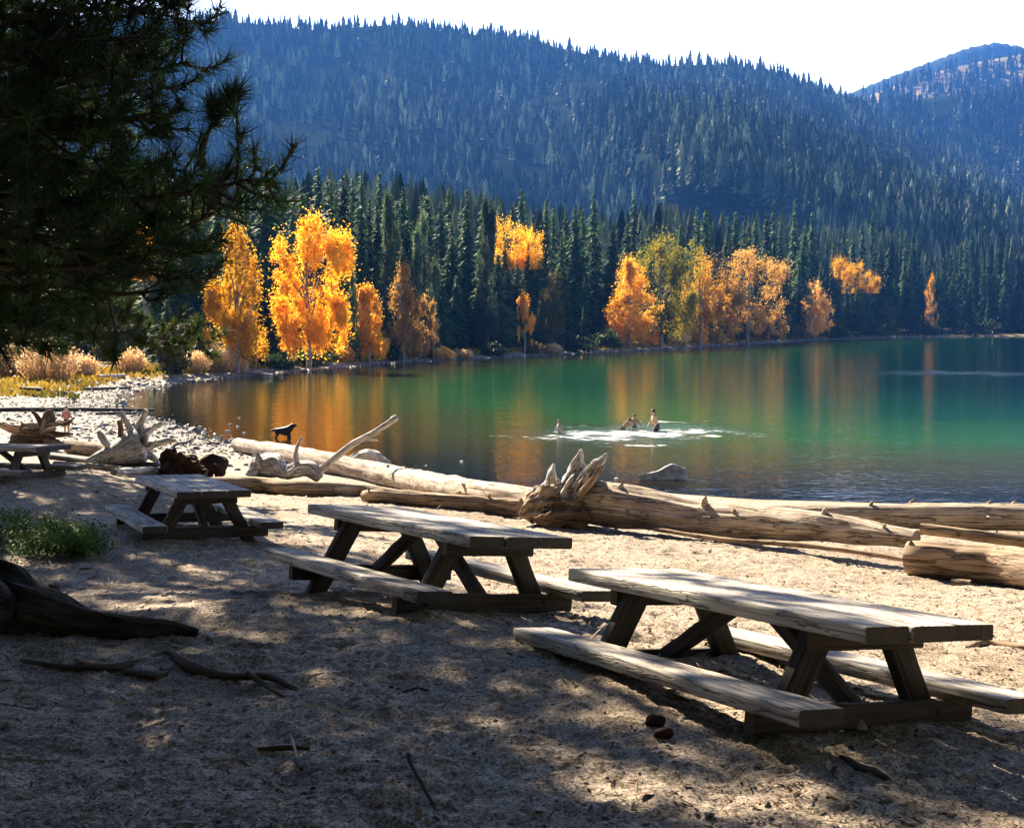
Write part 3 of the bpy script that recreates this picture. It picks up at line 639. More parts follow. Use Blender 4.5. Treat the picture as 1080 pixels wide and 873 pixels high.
BT = [(250, 3, 232, 30, 'gold', 'tall golden tree half hidden by the pine bough', 1, 'egg', 1.2),
      (326, 2, 224, 35, 'gold', 'tallest golden tree on the far shore, in full view', 2, 'round', 1.7),
      (389, 2, 296, 19, 'orange', 'small orange tree beside the tallest golden tree', 3, 'egg', .8),
      (425, 3, 277, 22, 'peach', 'pale orange conical tree with a feathery top', 4, 'cone', .9),
      (457, 2, 317, 10, 'peach', 'slim sparse peach coloured sapling at the water', 5, 'cone', .4),
      (541, 30, 222, 29, 'gold', 'golden crown rising out of dark conifers', 6, 'top', .9),
      (553, 4, 310, 9, 'orange', 'thin rusty orange tree under the half hidden golden crown', 7, 'column', .35),
      (583, 5, 284, 15, 'dull', 'dull olive slender tree with a bare pale stem', 8, 'column', .6),
      (664, 2, 274, 28, 'orange', 'broad orange tree at the start of the big broadleaf row', 9, 'egg', 1.2),
      (697, 6, 242, 34, 'lime', 'big yellow green tree topping the broadleaf row', 10, 'round', 1.5),
      (738, 3, 263, 23, 'orange', 'orange tree between the yellow green and the pale orange crowns', 11, 'egg', 1.),
      (788, 2, 260, 36, 'peach', 'large pale orange round tree ending the broadleaf row', 12, 'round', 1.6),
      (858, 3, 293, 20, 'peach', 'peach coloured tree standing apart past the broadleaf row', 13, 'egg', .9),
      (897, 10, 276, 21, 'gold', 'golden topped tree leaning over dark conifers near the bay', 14, 'top', .8),
      (936, 4, 316, 13, 'dull', 'low dull brown tree past the golden topped one', 15, 'egg', .5),
      (980, 12, 288, 10, 'orange', 'last small orange tree before the far end of the lake', 16, 'cone', .4),
      (182, 6, 330, 18, 'dull', 'olive yellow low tree in the shade of the bank', 17, 'egg', .7),
      (125, 8, 330, 20, 'dull', 'dull shaded tree behind the straw shrubs', 18, 'egg', .7),
      (155, 12, 232, 26, 'orange', 'orange crown seen through the pine needles', 19, 'top', .9),
      (412, 12, 205, 17, 'palegreen', 'tall pale green feathery tree among dark conifers', 20, 'cone', 1.1),
      (447, 14, 222, 15, 'palegreen', 'second pale green slender tree beside the taller pale green one', 21, 'cone', 1.),
      (512, 16, 212, 15, 'palegreen', 'greyish green slim tree just before the half hidden golden crown', 22, 'cone', .9),
      (372, 6, 262, 8, 'palegreen', 'narrow grey green young conifer by the tallest golden tree', 23, 'cone', .4),
      (905, 4, 300, 14, 'green', 'dark green round tree under the golden topped crown', 24, 'egg', .7)]
for px, off, top, half, mt, lab, sd, shp, dens in BT:
    broadleaf(px, off, top, half, M[mt], lab, 300+sd*3, shape=shp, dens=dens*(1.5 if mt == 'palegreen' else 1), trunkmat=M['trunk'] if mt in ('palegreen', 'dull', 'green') else None, low=.58 if shp == 'top' else .04)

def shrub(px, py, half_px, h_px, mat, label, seed, kind='leaf', name='shrub', dens=1., group=None, p=None):
    p = gp(px, py) if p is None else p; dep = p[1]; hw = half_px/F*dep; h = h_px/F*dep; r = np.random.default_rng(seed)
    root = empty(name, p-np.array([0, 0, .05]), label, 'shrub', group)
    if kind == 'leaf':
        k = int(26*dens); Cs = []
        for _ in range(k):
            a = r.uniform(0, 6.28); q = r.uniform(0, 1)**.5; c = np.array([math.cos(a)*q*hw*.8, math.sin(a)*q*hw*.8, h*r.uniform(.12, .85)*(1-.45*q*q)]); e = r.normal(size=(55, 3))*np.array([.2*hw, .2*hw, .12*h])*.7; Cs.append(c+e)
        C = np.vstack(Cs); C = C[C[:, 2] > 0]; V, Fc = leafquads(C, np.array([0, 0, .4]), .10+.035*hw, r)
        T = np.repeat(np.clip(.45+.3*sn(C, 1.5, seed, 2)+r.normal(0, .2, len(C)), 0, 1), 4)
        link('leaves', mesh('shrub_leaves', V, Fc, mat, False, {'tint': T}), root)
    else:                                            # plumes: many upright dry stems with fluffy heads
        n = int(420*dens); a = r.uniform(0, 6.28, n); q = r.uniform(0, 1, n)**.5; B = np.stack([np.cos(a)*q*hw*.7, np.sin(a)*q*hw*.7, np.zeros(n)], 1)
        tip = B*1.5+np.stack([r.normal(0, .1*hw, n), r.normal(0, .1*hw, n), h*r.uniform(.5, 1.05, n)*(1-.4*q*q)], 1); w = np.stack([r.normal(0, 1, n), r.normal(0, 1, n), np.zeros(n)], 1)*.035
        V1 = np.stack([B-w, B+w, tip], 1).reshape(-1, 3); f1 = np.arange(n*3).reshape(-1, 3)
        C = np.repeat(tip, 4, 0)+r.normal(size=(n*4, 3))*np.array([.08*hw, .08*hw, .1*h]); V2, f2 = leafquads(C, None, .05+.03*hw, r)
        T = np.concatenate([np.repeat(r.uniform(0, .5, n), 3), np.repeat(np.clip(r.normal(.65, .25, len(C)), 0, 1), 4)])
        link('stems', mesh('shrub_stems', np.vstack([V1, V2]), [f1, f2+len(V1)], mat, False, {'tint': T}), root)
    g = Geo()
    for _ in range(5):
        a = r.uniform(0, 6.28); g.loft(smooth_path([(0, 0, -.1), (math.cos(a)*hw*.25, math.sin(a)*hw*.25, h*.35), (math.cos(a)*hw*.5, math.sin(a)*hw*.5, h*.7)], 5), np.linspace(.03, .01, 5), 5, caps=False)
    g.build('branches', M['stick'], root); return root
SHR = [(12, 396, 24, 34, 'straw', 'plume', 'tall straw coloured shrub at the edge under the pine boughs'), (52, 400, 30, 40, 'straw', 'plume', 'widest straw coloured shrub on the grass bank'),
       (88, 396, 14, 22, 'straw', 'plume', 'small straw shrub next to the widest straw shrub'), (140, 392, 13, 24, 'straw', 'plume', 'pale fluffy shrub behind the white beached log'),
       (183, 392, 20, 26, 'green', 'leaf', 'round dark green shrub between the fluffy pale shrubs'), (208, 392, 13, 22, 'straw', 'plume', 'tawny shrub right beside the round dark green one'),
       (231, 391, 17, 28, 'straw', 'plume', 'brightest tawny plumed shrub near the water'), (252, 391, 9, 14, 'straw', 'plume', 'low tawny tuft beside the brightest plumed shrub'),
       (30, 372, 34, 60, 'dull', 'leaf', 'olive bush behind the straw shrubs'), (95, 378, 24, 44, 'green', 'leaf', 'shaded green bush in front of the forest edge'),
       (362, 380, 12, 22, 'peach', 'leaf', 'peach shrub below the tallest golden tree'), (387, 378, 17, 42, 'lime', 'leaf', 'yellow green bush under the small orange tree'),
       (407, 378, 18, 34, 'green', 'leaf', 'green bush under the pale orange conical tree'), (436, 375, 15, 28, 'peach', 'leaf', 'peach bush at the foot of the conical tree'),
       (452, 376, 12, 26, 'dull', 'leaf', 'dull bush below the slim peach sapling'), (470, 377, 12, 14, 'peach', 'leaf', 'low orange shrub on the waterline'),
       (490, 377, 8, 10, 'straw', 'plume', 'pale tuft on the waterline before the dark stand'), (520, 374, 16, 16, 'green', 'leaf', 'dark low bush before the dark stand'),
       (583, 372, 9, 11, 'straw', 'plume', 'pale pinkish tuft under the slender olive tree'), (562, 372, 13, 16, 'dull', 'leaf', 'brown bush under the rusty thin tree'),
       (610, 370, 18, 20, 'green', 'leaf', 'dark bush before the broadleaf row'), (640, 367, 18, 24, 'green', 'leaf', 'dark bush at the start of the broadleaf row'),
       (688, 363, 15, 26, 'orange', 'leaf', 'orange bush beneath the broad orange tree'), (716, 362, 12, 14, 'straw', 'plume', 'tan tuft beneath the yellow green tree'),
       (735, 361, 14, 26, 'orange', 'leaf', 'bright orange bush beneath the middle of the broadleaf row'), (755, 361, 12, 18, 'peach', 'leaf', 'reddish peach bush near the pale orange round tree'),
       (812, 358, 14, 26, 'green', 'leaf', 'dark bush after the pale orange round tree'), (836, 357, 14, 20, 'dull', 'leaf', 'dull bush before the tree standing apart'),
       (880, 355, 16, 22, 'green', 'leaf', 'dark bush after the tree standing apart'), (925, 353, 16, 20, 'green', 'leaf', 'dark bush below the golden topped tree'),
       (330, 384, 30, 20, 'green', 'leaf', 'wide dark bush beneath the pair of golden trees'), (290, 386, 26, 18, 'green', 'leaf', 'low dark bush behind the beached logs'),
       (975, 353, 20, 18, 'green', 'leaf', 'dark low bush below the last orange tree'), (1030, 352, 26, 22, 'green', 'leaf', 'dark bush at the far end of the lake')]
for k, (px, py, hw, h, mt, kd, lab) in enumerate(SHR):
    p = gp(px, py+1.5)
    if p[1] > 560 or ground0(p[None])[1][0] < 0:
        d_ = sdep(px)+2.5; p = np.array([(px-CX)/F*d_, d_, gz((px-CX)/F*d_, d_)])
    shrub(px, py, hw, h, M[mt], lab, 500+k, kd, p=p)
# ------------------------------------------------------------------ picnic tables
TL, TW, TT = 2.796, .88, .083; ST, SO, SWD = .333, .822, .286
def make_table():
    root = empty('picnic_table', (0, 0, 0), 'x', 'picnic table', 'timber picnic tables')
    zt = .715; pw = TW/3
    for k in range(3):
        g = Geo(); x = (k-1)*pw; e = (0, .012, -.008)[k]
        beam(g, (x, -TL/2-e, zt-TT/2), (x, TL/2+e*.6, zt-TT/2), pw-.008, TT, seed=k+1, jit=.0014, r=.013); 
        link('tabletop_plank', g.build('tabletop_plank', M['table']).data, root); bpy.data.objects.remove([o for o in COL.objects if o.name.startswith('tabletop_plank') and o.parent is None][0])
    for s in (-1, 1):
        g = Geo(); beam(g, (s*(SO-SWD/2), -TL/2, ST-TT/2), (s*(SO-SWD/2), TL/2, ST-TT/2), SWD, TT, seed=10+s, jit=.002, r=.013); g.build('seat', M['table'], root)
    for sy in (-1, 1):
        y = sy*(TL/2-.46)
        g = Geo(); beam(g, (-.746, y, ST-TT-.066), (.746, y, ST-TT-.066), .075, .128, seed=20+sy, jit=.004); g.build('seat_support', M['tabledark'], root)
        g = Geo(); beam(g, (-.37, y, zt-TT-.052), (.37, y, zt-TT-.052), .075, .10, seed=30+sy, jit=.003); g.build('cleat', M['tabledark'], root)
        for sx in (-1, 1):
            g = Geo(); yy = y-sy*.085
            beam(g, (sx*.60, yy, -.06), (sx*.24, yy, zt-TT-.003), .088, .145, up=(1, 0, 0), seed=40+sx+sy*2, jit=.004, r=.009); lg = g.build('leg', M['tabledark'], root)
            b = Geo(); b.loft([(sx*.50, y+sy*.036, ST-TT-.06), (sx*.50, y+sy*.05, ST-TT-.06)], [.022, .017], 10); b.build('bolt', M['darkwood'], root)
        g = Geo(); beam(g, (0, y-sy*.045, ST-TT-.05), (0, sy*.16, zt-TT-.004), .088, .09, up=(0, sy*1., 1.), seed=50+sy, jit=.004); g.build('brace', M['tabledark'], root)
    return root
def copy_tree(o, parent=None):
    c = o.copy(); COL.objects.link(c)
    if parent: c.parent = parent
    for ch in o.children: copy_tree(ch, c)
    return c
T0 = make_table()
TLAB = ['large weathered picnic table nearest the camera, in full sun with tree shade under it', 'weathered picnic table standing on its feet, second closest, beside the big sunlit one',
        'smaller looking picnic table in front of the charred stump, its top dappled', 'dark shaded picnic table in front of the brown root tangle']
for k, (c, yaw, tl, tw, h) in enumerate(TABLES):
    o = T0 if k == 0 else copy_tree(T0); o['label'] = TLAB[k]
    dl = np.array([math.cos(yaw)*math.cos(tl), math.sin(yaw)*math.cos(tl), math.sin(tl)]); du = np.array([-math.sin(yaw)*math.cos(tw), math.cos(yaw)*math.cos(tw), math.sin(tw)])
    n = norm(np.cross(dl, du)); du = np.cross(n, dl)*1.; du = norm(np.cross(n, dl)); x = du; y = -dl
    mw = Matrix(((x[0], y[0], n[0], 0), (x[1], y[1], n[1], 0), (x[2], y[2], n[2], 0), (0, 0, 0, 1)))
    o.matrix_world = Matrix.Translation(Vector(np.array(c)-n*.715)) @ mw

# ------------------------------------------------------------------ driftwood
def logpath(spec):
    """spec: (px, lower edge py, radius px[, depth]) -> centres and radii"""
    P = []; R = []
    for q in spec:
        px, py, rp = q[:3]; b = gp(px, py) if len(q) < 4 else at(px, py, q[3]); r = rp/F*b[1]; P.append(b+np.array([0, 0, r])); R.append(r)
    return np.array(P), np.array(R)
def log(name, spec, mat, label, seed, cat='log', noise=.10, ridges=.05, n=70, m=26, group=None, knots=0):
    P, R = logpath(spec); Q = smooth_path(P, n); Rq = np.interp(np.linspace(0, 1, n), np.linspace(0, 1, len(R)), R)
    o0 = P.mean(0); g = Geo(); g.loft(Q-o0, Rq, m, noise=noise, nscale=1.2/max(.1, R.max()), seed=seed, ridges=ridges)
    r = np.random.default_rng(seed); ob = g.build(name, mat, None, True, o0); tag(ob, label, cat, group)
    for k in range(knots):
        i = r.integers(4, n-4); T = norm(Q[i+1]-Q[i-1]); a = r.uniform(-.3, 2.2); side = norm(np.cross(T, (0, 0, 1))); d = math.cos(a)*-side*(1 if side[1] > 0 else -1)+math.sin(a)*np.array([0, 0, 1])
        kg = Geo(); p = Q[i]-o0+d*Rq[i]*.85; L = Rq[i]*r.uniform(.3, .6); kg.loft([p, p+d*L*.6+T*L*.2, p+d*L+T*L*.5], [Rq[i]*.22, Rq[i]*.15, Rq[i]*.06], 8, noise=.2, nscale=8, seed=seed+k); kg.build('knot', mat, ob)
    return ob
def branch(parent, pts, rs, mat, name='root', seed=1, n=18, m=12, noise=.12, ridges=.06, origin=None, flat=1., nsc=1.5):
    Q = smooth_path(pts, n); R = np.interp(np.linspace(0, 1, n), np.linspace(0, 1, len(rs)), rs); g = Geo()
    a_ = np.linspace(0, 2*np.pi, m, endpoint=False)
    g.loft(Q-(np.array(parent.location) if origin is None else origin), R, m, noise=noise, nscale=nsc/max(.06, max(rs)), seed=seed, ridges=ridges, section=np.stack([np.cos(a_)*flat, np.sin(a_)], 1)); return g.build(name, mat, parent)

big = log('driftwood_log', [(598, 549, 21, 23.3), (652, 553, 21, 22.8), (734, 565, 20, 22), (850, 569, 16, 20.6), (966, 579, 10.5, 19.4)], M['pale'], 'huge bleached driftwood log with an upturned root at one end', 71, knots=9, noise=.15, n=170, m=56, ridges=.10)
A = lambda px, py, d: at(px, py, d)
branch(big, [A(598, 540, 23.1), A(601, 520, 23.1), A(605, 505, 23.1), A(610, 490, 23.1), A(613, 474, 23.0)], [.30, .30, .24, .15, .04], M['greywood'], seed=3, noise=.25, ridges=.30, n=60, m=40, flat=.65, nsc=3.)
branch(big, [A(606, 530, 22.95), A(616, 510, 22.9), A(626, 494, 22.8), A(634, 486, 22.75), A(640, 478, 22.75)], [.24, .21, .15, .10, .03], M['greywood'], seed=4, noise=.25, ridges=.30, n=60, m=36, flat=.6, nsc=3.)
branch(big, [A(612, 522, 22.7), A(624, 508, 22.6), A(634, 494, 22.6), A(637, 488, 22.6)], [.12, .10, .07, .02], M['tan'], seed=14, noise=.25, ridges=.25, n=40, m=24, flat=.5, nsc=3.)
branch(big, [A(594, 535, 23.2), A(586, 517, 23.2), A(582, 502, 23.2), A(584, 489, 23.2)], [.26, .17, .10, .03], M['greywood'], seed=5, noise=.3, ridges=.25, n=50, m=32, flat=.8, nsc=3.)
branch(big, [A(612, 536, 23.1), A(590, 532, 23.0), A(572, 534, 22.9), A(557, 540, 22.8), A(549, 545, 22.8)], [.34, .33, .26, .15, .05], M['tan'], seed=6, noise=.38, n=70, m=44, ridges=.28, nsc=3.5)
branch(big, [A(600, 530, 23.3), A(582, 522, 23.4), A(568, 522, 23.5), A(560, 528, 23.5)], [.26, .2, .14, .04], M['pale'], seed=7, noise=.38, n=50, m=32, ridges=.2, nsc=3.5)
branch(big, [A(618, 548, 22.7), A(596, 546, 22.5), A(578, 548, 22.4), A(563, 547, 22.4)], [.15, .14, .11, .04], M['brownwood'], seed=8, noise=.4, n=50, m=30, ridges=.25, nsc=3.)
branch(big, [A(588, 530, 22.75), A(580, 540, 22.65), A(574, 548, 22.6)], [.12, .11, .03], M['brownwood'], seed=9, noise=.4, n=36, m=24, ridges=.25, nsc=3.)
log('driftwood_log', [(251, 476, 7), (306, 489, 10), (337, 497, 11), (413, 514, 12), (490, 530, 13), (566, 543, 14, 24.6)], M['pale'], 'long straight pale log reaching from the water to the upturned root', 72, knots=5, noise=.08, ridges=.05, n=150, m=40)
log('driftwood_log', [(196, 517, 7), (267, 519, 8), (322, 524, 8.5), (383, 524.5, 7), (424, 527, 5)], M['tan'], 'brownish log lying before the forked driftwood branch', 73, knots=3, noise=.08)
log('driftwood_log', [(384, 529, 6), (401, 531, 7.5), (474, 537, 8.5), (549, 545, 10)], M['tan'], 'short split tan log with a blunt end between the brownish log and the root', 74, knots=2, noise=.14, ridges=.1)
log('driftwood_log', [(800, 553, 10, 25.5), (919, 556, 12, 25), (1000, 558, 14, 24.5), (1080, 560, 15, 24), (1260, 566, 17, 23)], M['pale'], 'long pale log along the water behind the tapering end of the huge log', 75, knots=5, noise=.08)
log('driftwood_log', [(971, 563, 6, 20.8), (1000, 567, 6, 20.6), (1080, 578, 7, 20.2), (1220, 596, 8, 19.5)], M['tan'], 'thin log lying on top between the fat cut log and the long one', 76, noise=.1, knots=1)
log('driftwood_log', [(960, 606, 17.5), (974, 608, 19), (1020, 612, 20), (1080, 619, 21), (1240, 640, 24)], M['tan'], 'fat sawn log with a round cut end', 77, noise=.07, ridges=.06, knots=1, m=32)
log('driftwood_branch', [(690, 560, 2.2, 21.9), (760, 571, 2.6, 21), (836, 577, 3, 20.3), (900, 584, 3, 19.6), (957, 593, 2.2, 19)], M['tan'], 'long thin pole lying under the huge log', 78, cat='branch', noise=.2)
# forked branch with its root lump
p0 = gp(318, 507); fk = Geo(); d0 = p0[1]
fk.loft(smooth_path([A(296, 503, d0), A(312, 497, d0), A(328, 496, d0), A(338, 505, d0)], 20)-p0, np.interp(np.linspace(0, 1, 20), [0, .3, .7, 1], [.1, .20, .22, .12]), 28, noise=.3, nscale=8, seed=9, ridges=.15)
fork = fk.build('driftwood_branch', M['greywood'], None, True, p0); tag(fork, 'pale driftwood with a long bare branch slanting up over the water', 'driftwood')
branch(fork, [A(331, 503, d0), A(340, 494, d0), A(364, 474, d0-.1), A(382, 463, d0-.2), A(400, 453, d0-.3), A(414, 443.5, d0-.4)], [.13, .10, .085, .085, .08, .075], M['greywood'], 'limb', 11, 30, ridges=.08)
branch(fork, [A(410, 446, d0-.38), A(415, 442, d0-.42), A(419, 439, d0-.44)], [.07, .09, .06], M['greywood'], 'limb', 12)
branch(fork, [A(314, 496, d0), A(312, 485, d0), A(313, 473, d0), A(318.5, 461, d0)], [.10, .065, .055, .035], M['greywood'], 'limb', 13, 22)
branch(fork, [A(384, 463.5, d0-.2), A(394, 463.5, d0-.3), A(399, 465, d0-.3)], [.04, .03, .015], M['greywood'], 'limb', 14)
p1 = gp(281, 505); g = Geo(); d1 = p1[1]
g.loft(smooth_path([A(262, 503, d1), A(272, 495, d1+.3), A(290, 494, d1+.2), A(300, 500, d1)], 18)-p1, np.interp(np.linspace(0, 1, 18), [0, .3, .7, 1], [.08, .22, .24, .1]), 28, noise=.4, nscale=9, seed=19, ridges=.22)
lump = g.build('driftwood_stump', M['greywood'], None, True, p1); tag(lump, 'small grey weathered stump beside the forked driftwood branch', 'driftwood')
branch(lump, [A(276, 494, d1+.2), A(273, 485, d1+.2), A(271, 477, d1+.2)], [.14, .09, .03], M['greywood'], 'root', 20)
p2 = at(391, 490, gp(391, 503)[1]+2.5); g = Geo()
g.loft(smooth_path([A(368, 488, p2[1]), A(380, 482, p2[1]), A(395, 482, p2[1]), A(412, 490, p2[1])], 18)-p2, np.interp(np.linspace(0, 1, 18), [0, .35, .7, 1], [.08, .2, .18, .05]), 28, noise=.5, nscale=9, seed=23, ridges=.2)
tag(g.build('driftwood_chunk', M['greywood'], None, True, p2), 'grey gnarled wood chunk behind the long straight pale log', 'driftwood')
# white root stump
ps = gp(132, 491); ds = ps[1]; g = Geo(); K = .0333/50*ds*1.0
pxm = ds/F
g.loft(smooth_path([A(92, 487, ds-.2), A(112, 482, ds), A(135, 475, ds+.1), A(152, 469, ds+.2)], 30)-ps, np.interp(np.linspace(0, 1, 30), [0, .3, .7, .92, 1], [3.5*pxm, 9*pxm, 17*pxm, 19*pxm, 13*pxm]), 24, noise=.13, nscale=3, seed=31, ridges=.06)
st = g.build('driftwood_stump', M['greywood'], None, True, ps); tag(st, 'big bleached upturned stump with pronged roots', 'driftwood')
for k, (pts, rs) in enumerate([([(143, 464), (137, 452), (131, 441), (127, 433)], [6, 4.5, 3.6, 2]), ([(146, 460), (148, 448), (152, 439), (154.5, 432)], [7, 5, 4.2, 3.4]), ([(148, 462), (156, 455), (164, 450), (171, 446)], [6, 4, 3, 2.2]),
                               ([(150, 474), (162, 469), (174, 466), (185, 464)], [9, 6, 4, 2.2]), ([(140, 468), (129, 464), (127, 452), (126, 443)], [5, 4, 3.4, 3]), ([(120, 476), (112, 467), (106, 459), (103, 455)], [6, 4.5, 4, 2.]),
                               ([(152, 478), (160, 482), (166, 488), (164, 492)], [8, 5, 3, 2]), ([(150, 468), (154, 458), (150, 450), (151, 444)], [5, 4, 3, 1.5])]):
    branch(st, [A(a, b, ds+.15+.12*math.sin(k*2.1)) for a, b in pts], [q*pxm for q in rs], M['greywood'] if k != 4 else M['brownwood'], 'root', 40+k, 40, 22, noise=.3, ridges=.2, nsc=2.5, flat=.75)
for k in range(9):
    a = -.6+k*.42; q0 = (149+5*math.cos(a), 471-6*math.sin(a)); L = 9+5*math.sin(k*3.7); branch(st, [A(*q0, ds+.1), A(q0[0]+L*.5*math.cos(a), q0[1]-L*.45*math.sin(a), ds+.25*math.cos(k)), A(q0[0]+L*math.cos(a+.3), q0[1]-L*.8*math.sin(a+.3), ds+.4*math.cos(k))], [3*pxm, 2*pxm, .6*pxm], M['greywood'], 'root', 340+k, 20, 10, noise=.3)
# brown root tangle behind the dark table
pt = gp(44, 474); dt = pt[1]; r = np.random.default_rng(5); g = Geo(); pm = dt/F
g.loft(smooth_path([A(20, 466, dt+.5), A(36, 458, dt+.2), A(52, 460, dt)], 16)-pt, np.array([9, 13, 14, 13, 12]*4)[:16]*pm, 18, noise=.3, nscale=4, seed=61, ridges=.12)
tg = g.build('root_tangle', M['brownwood'], None, True, pt); tag(tg, 'tangle of brown roots on an overturned stump behind the dark table', 'driftwood')
for k in range(20):
    a = r.uniform(-.4, 3.5); L = r.uniform(16, 36); c = (40+r.uniform(-8, 8), 459+r.uniform(-6, 6)); q = lambda f, j=4: (c[0]+math.cos(a)*L*f*1.15+r.uniform(-j, j), c[1]-math.sin(a)*L*f*.72+r.uniform(-j, j)*.7)
    zz = r.uniform(-.7, .3); branch(tg, [A(*q(.1), dt), A(*q(.45), dt+zz*.5), A(*q(.75), dt+zz), A(*q(1.), dt+zz)], [4*pm, 3*pm, 2.2*pm, .8*pm], M['brownwood'] if k % 3 else M['tan'], 'root', 70+k, 14, 9)
branch(tg, [A(2, 448, dt), A(12, 452, dt), A(30, 456, dt), A(46, 455, dt)], [4*pm, 5*pm, 5*pm, 4*pm], M['tan'], 'root', 99)
branch(tg, [A(47, 462, dt), A(49, 448, dt), A(52, 438, dt), A(52, 432, dt)], [7*pm, 7*pm, 6*pm, 3*pm], M['brownwood'], 'root', 98, noise=.3)
# charred stumps
pc = gp(190, 503); dc = pc[1]; cm_ = dc/F; g = Geo()
g.loft(smooth_path([A(181, 502, dc), A(179, 490, dc+.05), A(177, 480, dc+.1), A(178, 473, dc+.1)], 20)-pc, np.interp(np.linspace(0, 1, 20), [0, .5, 1], [.22, .16, .05]), 34, noise=.5, nscale=11, seed=81, ridges=.3)
ch = g.build('charred_stump', M['charwood'], None, True, pc); tag(ch, 'charred reddish black stump slab rising behind the dappled table', 'stump')
branch(ch, [A(178, 481, dc), A(190, 487, dc-.1), A(204, 495, dc-.2), A(217, 502, dc-.3)], [.13, .17, .16, .09], M['charwood'], 'slab', 82, 50, 30, noise=.5, nsc=2.5, ridges=.3)
branch(ch, [A(187, 488, dc), A(190, 495, dc-.15), A(194, 503, dc-.2)], [.2, .22, .2], M['charwood'], 'slab', 83, 40, 30, noise=.5, nsc=2.5, ridges=.3)
p4 = gp(224, 503); g = Geo(); g.loft(smooth_path([A(211, 500, p4[1]), A(219, 493, p4[1]), A(228, 493, p4[1]), A(234, 503, p4[1])], 40)-p4, np.interp(np.linspace(0, 1, 40), [0, .3, .7, 1], [.05, .19, .2, .08]), 30, noise=.55, nscale=12, seed=84, ridges=.2)
tag(g.build('charred_stump', M['charwood'], None, True, p4), 'low lumpy dark stump next to the charred slab', 'stump')
p5 = gp(203, 489); g = Geo(); g.loft(smooth_path([A(197, 488, p5[1]), A(202, 484, p5[1]), A(208, 488, p5[1])], 12)-p5, [.05, .1, .12, .13, .13, .13, .13, .13, .12, .1, .08, .05], 12, noise=.35, nscale=7, seed=85)
tag(g.build('wood_chunk', M['charwood'], None, True, p5), 'small round dark wood chunk behind the charred slab', 'driftwood')
log('driftwood_branch', [(176, 478, 1.2), (184, 470, 1.6), (194, 468.5, 1.6), (203, 464.5, 1.3)], M['darkwood'], 'dark curved stick above the charred slab', 86, cat='branch', n=24, m=10)
log('driftwood_log', [(72, 478, 7), (90, 480, 7.5), (118, 484, 7)], M['tan'], 'pale tan log between the root tangle and the bleached stump', 87, n=36)
log('driftwood_log', [(52, 484, 3), (95, 489, 3), (150, 492, 2.6), (182, 493, 2)], M['darkwood'], 'thin dark log at the foot of the bleached stump', 88, n=40, m=14)
log('driftwood_log', [(58, 492, 3), (90, 494, 3.2), (128, 497.5, 3)], M['pale'], 'thin pale log beside the end of the dark table', 89, n=40, m=14)
log('driftwood_log', [(120, 502, 4), (160, 501, 4.5), (178, 500, 4)], M['greywood'], 'grey half buried log in the shade behind the dappled table', 90, n=30, m=16)
log('driftwood_log', [(-30, 434, 2.2), (60, 434, 2.3), (100, 434, 2.2), (162, 434.2, 1.6)], M['darkwood'], 'long dark log stretching off the gravel into the lake', 91, n=40, m=12)
log('driftwood_log', [(101, 437.5, 1.4), (120, 437.5, 1.6), (143, 437, 1.2)], M['darkwood'], 'short dark log just below the long dark one', 92, n=20, m=10)
log('driftwood_log', [(181, 440, 1.2), (190, 439.5, 1.4)], M['darkwood'], 'stub of dark wood at the tip of the gravel beach', 93, n=12, m=10)
log('driftwood_log', [(70, 412, 1.5), (100, 411.5, 1.6), (138, 410, 1.3)], M['darkwood'], 'dark log across the stony cove below the golden grass', 94, n=24, m=10)
log('driftwood_log', [(22, 411, 1.8), (46, 413, 2.2)], M['darkwood'], 'dark stubby log end under the straw shrubs', 95, n=14, m=10)
log('driftwood_log', [(104, 400, 2.4), (118, 399.5, 2.4), (131, 398, 2.)], M['greywood'], 'white beached log in front of the pale fluffy shrub', 96, n=18, m=10)
log('driftwood_log', [(239, 391.5, 1.3), (262, 394.5, 1.4), (288, 397, 1.3)], M['greywood'], 'grey log slanting into the water at the cove mouth', 97, n=18, m=10)
log('driftwood_log', [(286, 397.5, 1.5, 128), (310, 396, 1.5, 131), (336, 395, 1.5, 133)], M['pale'], 'pale log floating at the cove mouth in front of the dark shrubs', 98, n=18, m=10)
# branches lying in the shade
def stick(pts, rpx, mat, label, seed, cat='branch', name='fallen_branch', lift=.6):
    P = []; R = []
    for (px, py), rp in zip(pts, rpx):
        b = gp(px, py); r_ = rp/F*b[1]; P.append(b+np.array([0, 0, r_*lift])); R.append(r_)
    P = np.array(P); o0 = P.mean(0); n = 12*len(P); g = Geo(); g.loft(smooth_path(P-o0, n), np.interp(np.linspace(0, 1, n), np.linspace(0, 1, len(R)), R), 10, noise=.22, nscale=14, seed=seed)
    return tag(g.build(name, mat, None, True, o0), label, cat)
s0 = stick([(22, 697), (80, 707), (140, 704), (176, 693), (200, 706), (240, 716), (282, 716), (312, 728)], [2, 4, 5, 5.5, 5.5, 5, 4.5, 2.5], M['stick'], 'crooked dark fallen branch on the shaded sand below the big root', 111)
branch(s0, [gp(262, 716)+np.array([0, 0, .03]), gp(280, 726)+np.array([0, 0, .02]), gp(300, 737)+np.array([0, 0, .01])], [.02, .015, .006], M['stick'], 'twig', 112)
branch(s0, [gp(140, 705)+np.array([0, 0, .03]), gp(110, 712)+np.array([0, 0, .05]), gp(78, 700)+np.array([0, 0, .03])], [.022, .018, .008], M['stick'], 'twig', 113)
a_, b_ = gp(84, 702), gp(172, 716); g = Geo(); beam(g, np.array([0, 0, .015]), b_-a_+np.array([0, 0, .02]), .10, .035, seed=5, jit=.012)
tag(g.build('wood_slab', M['tabledark'], None, True, a_), 'broken flat piece of wood lying under the crooked fallen branch', 'wood slab')
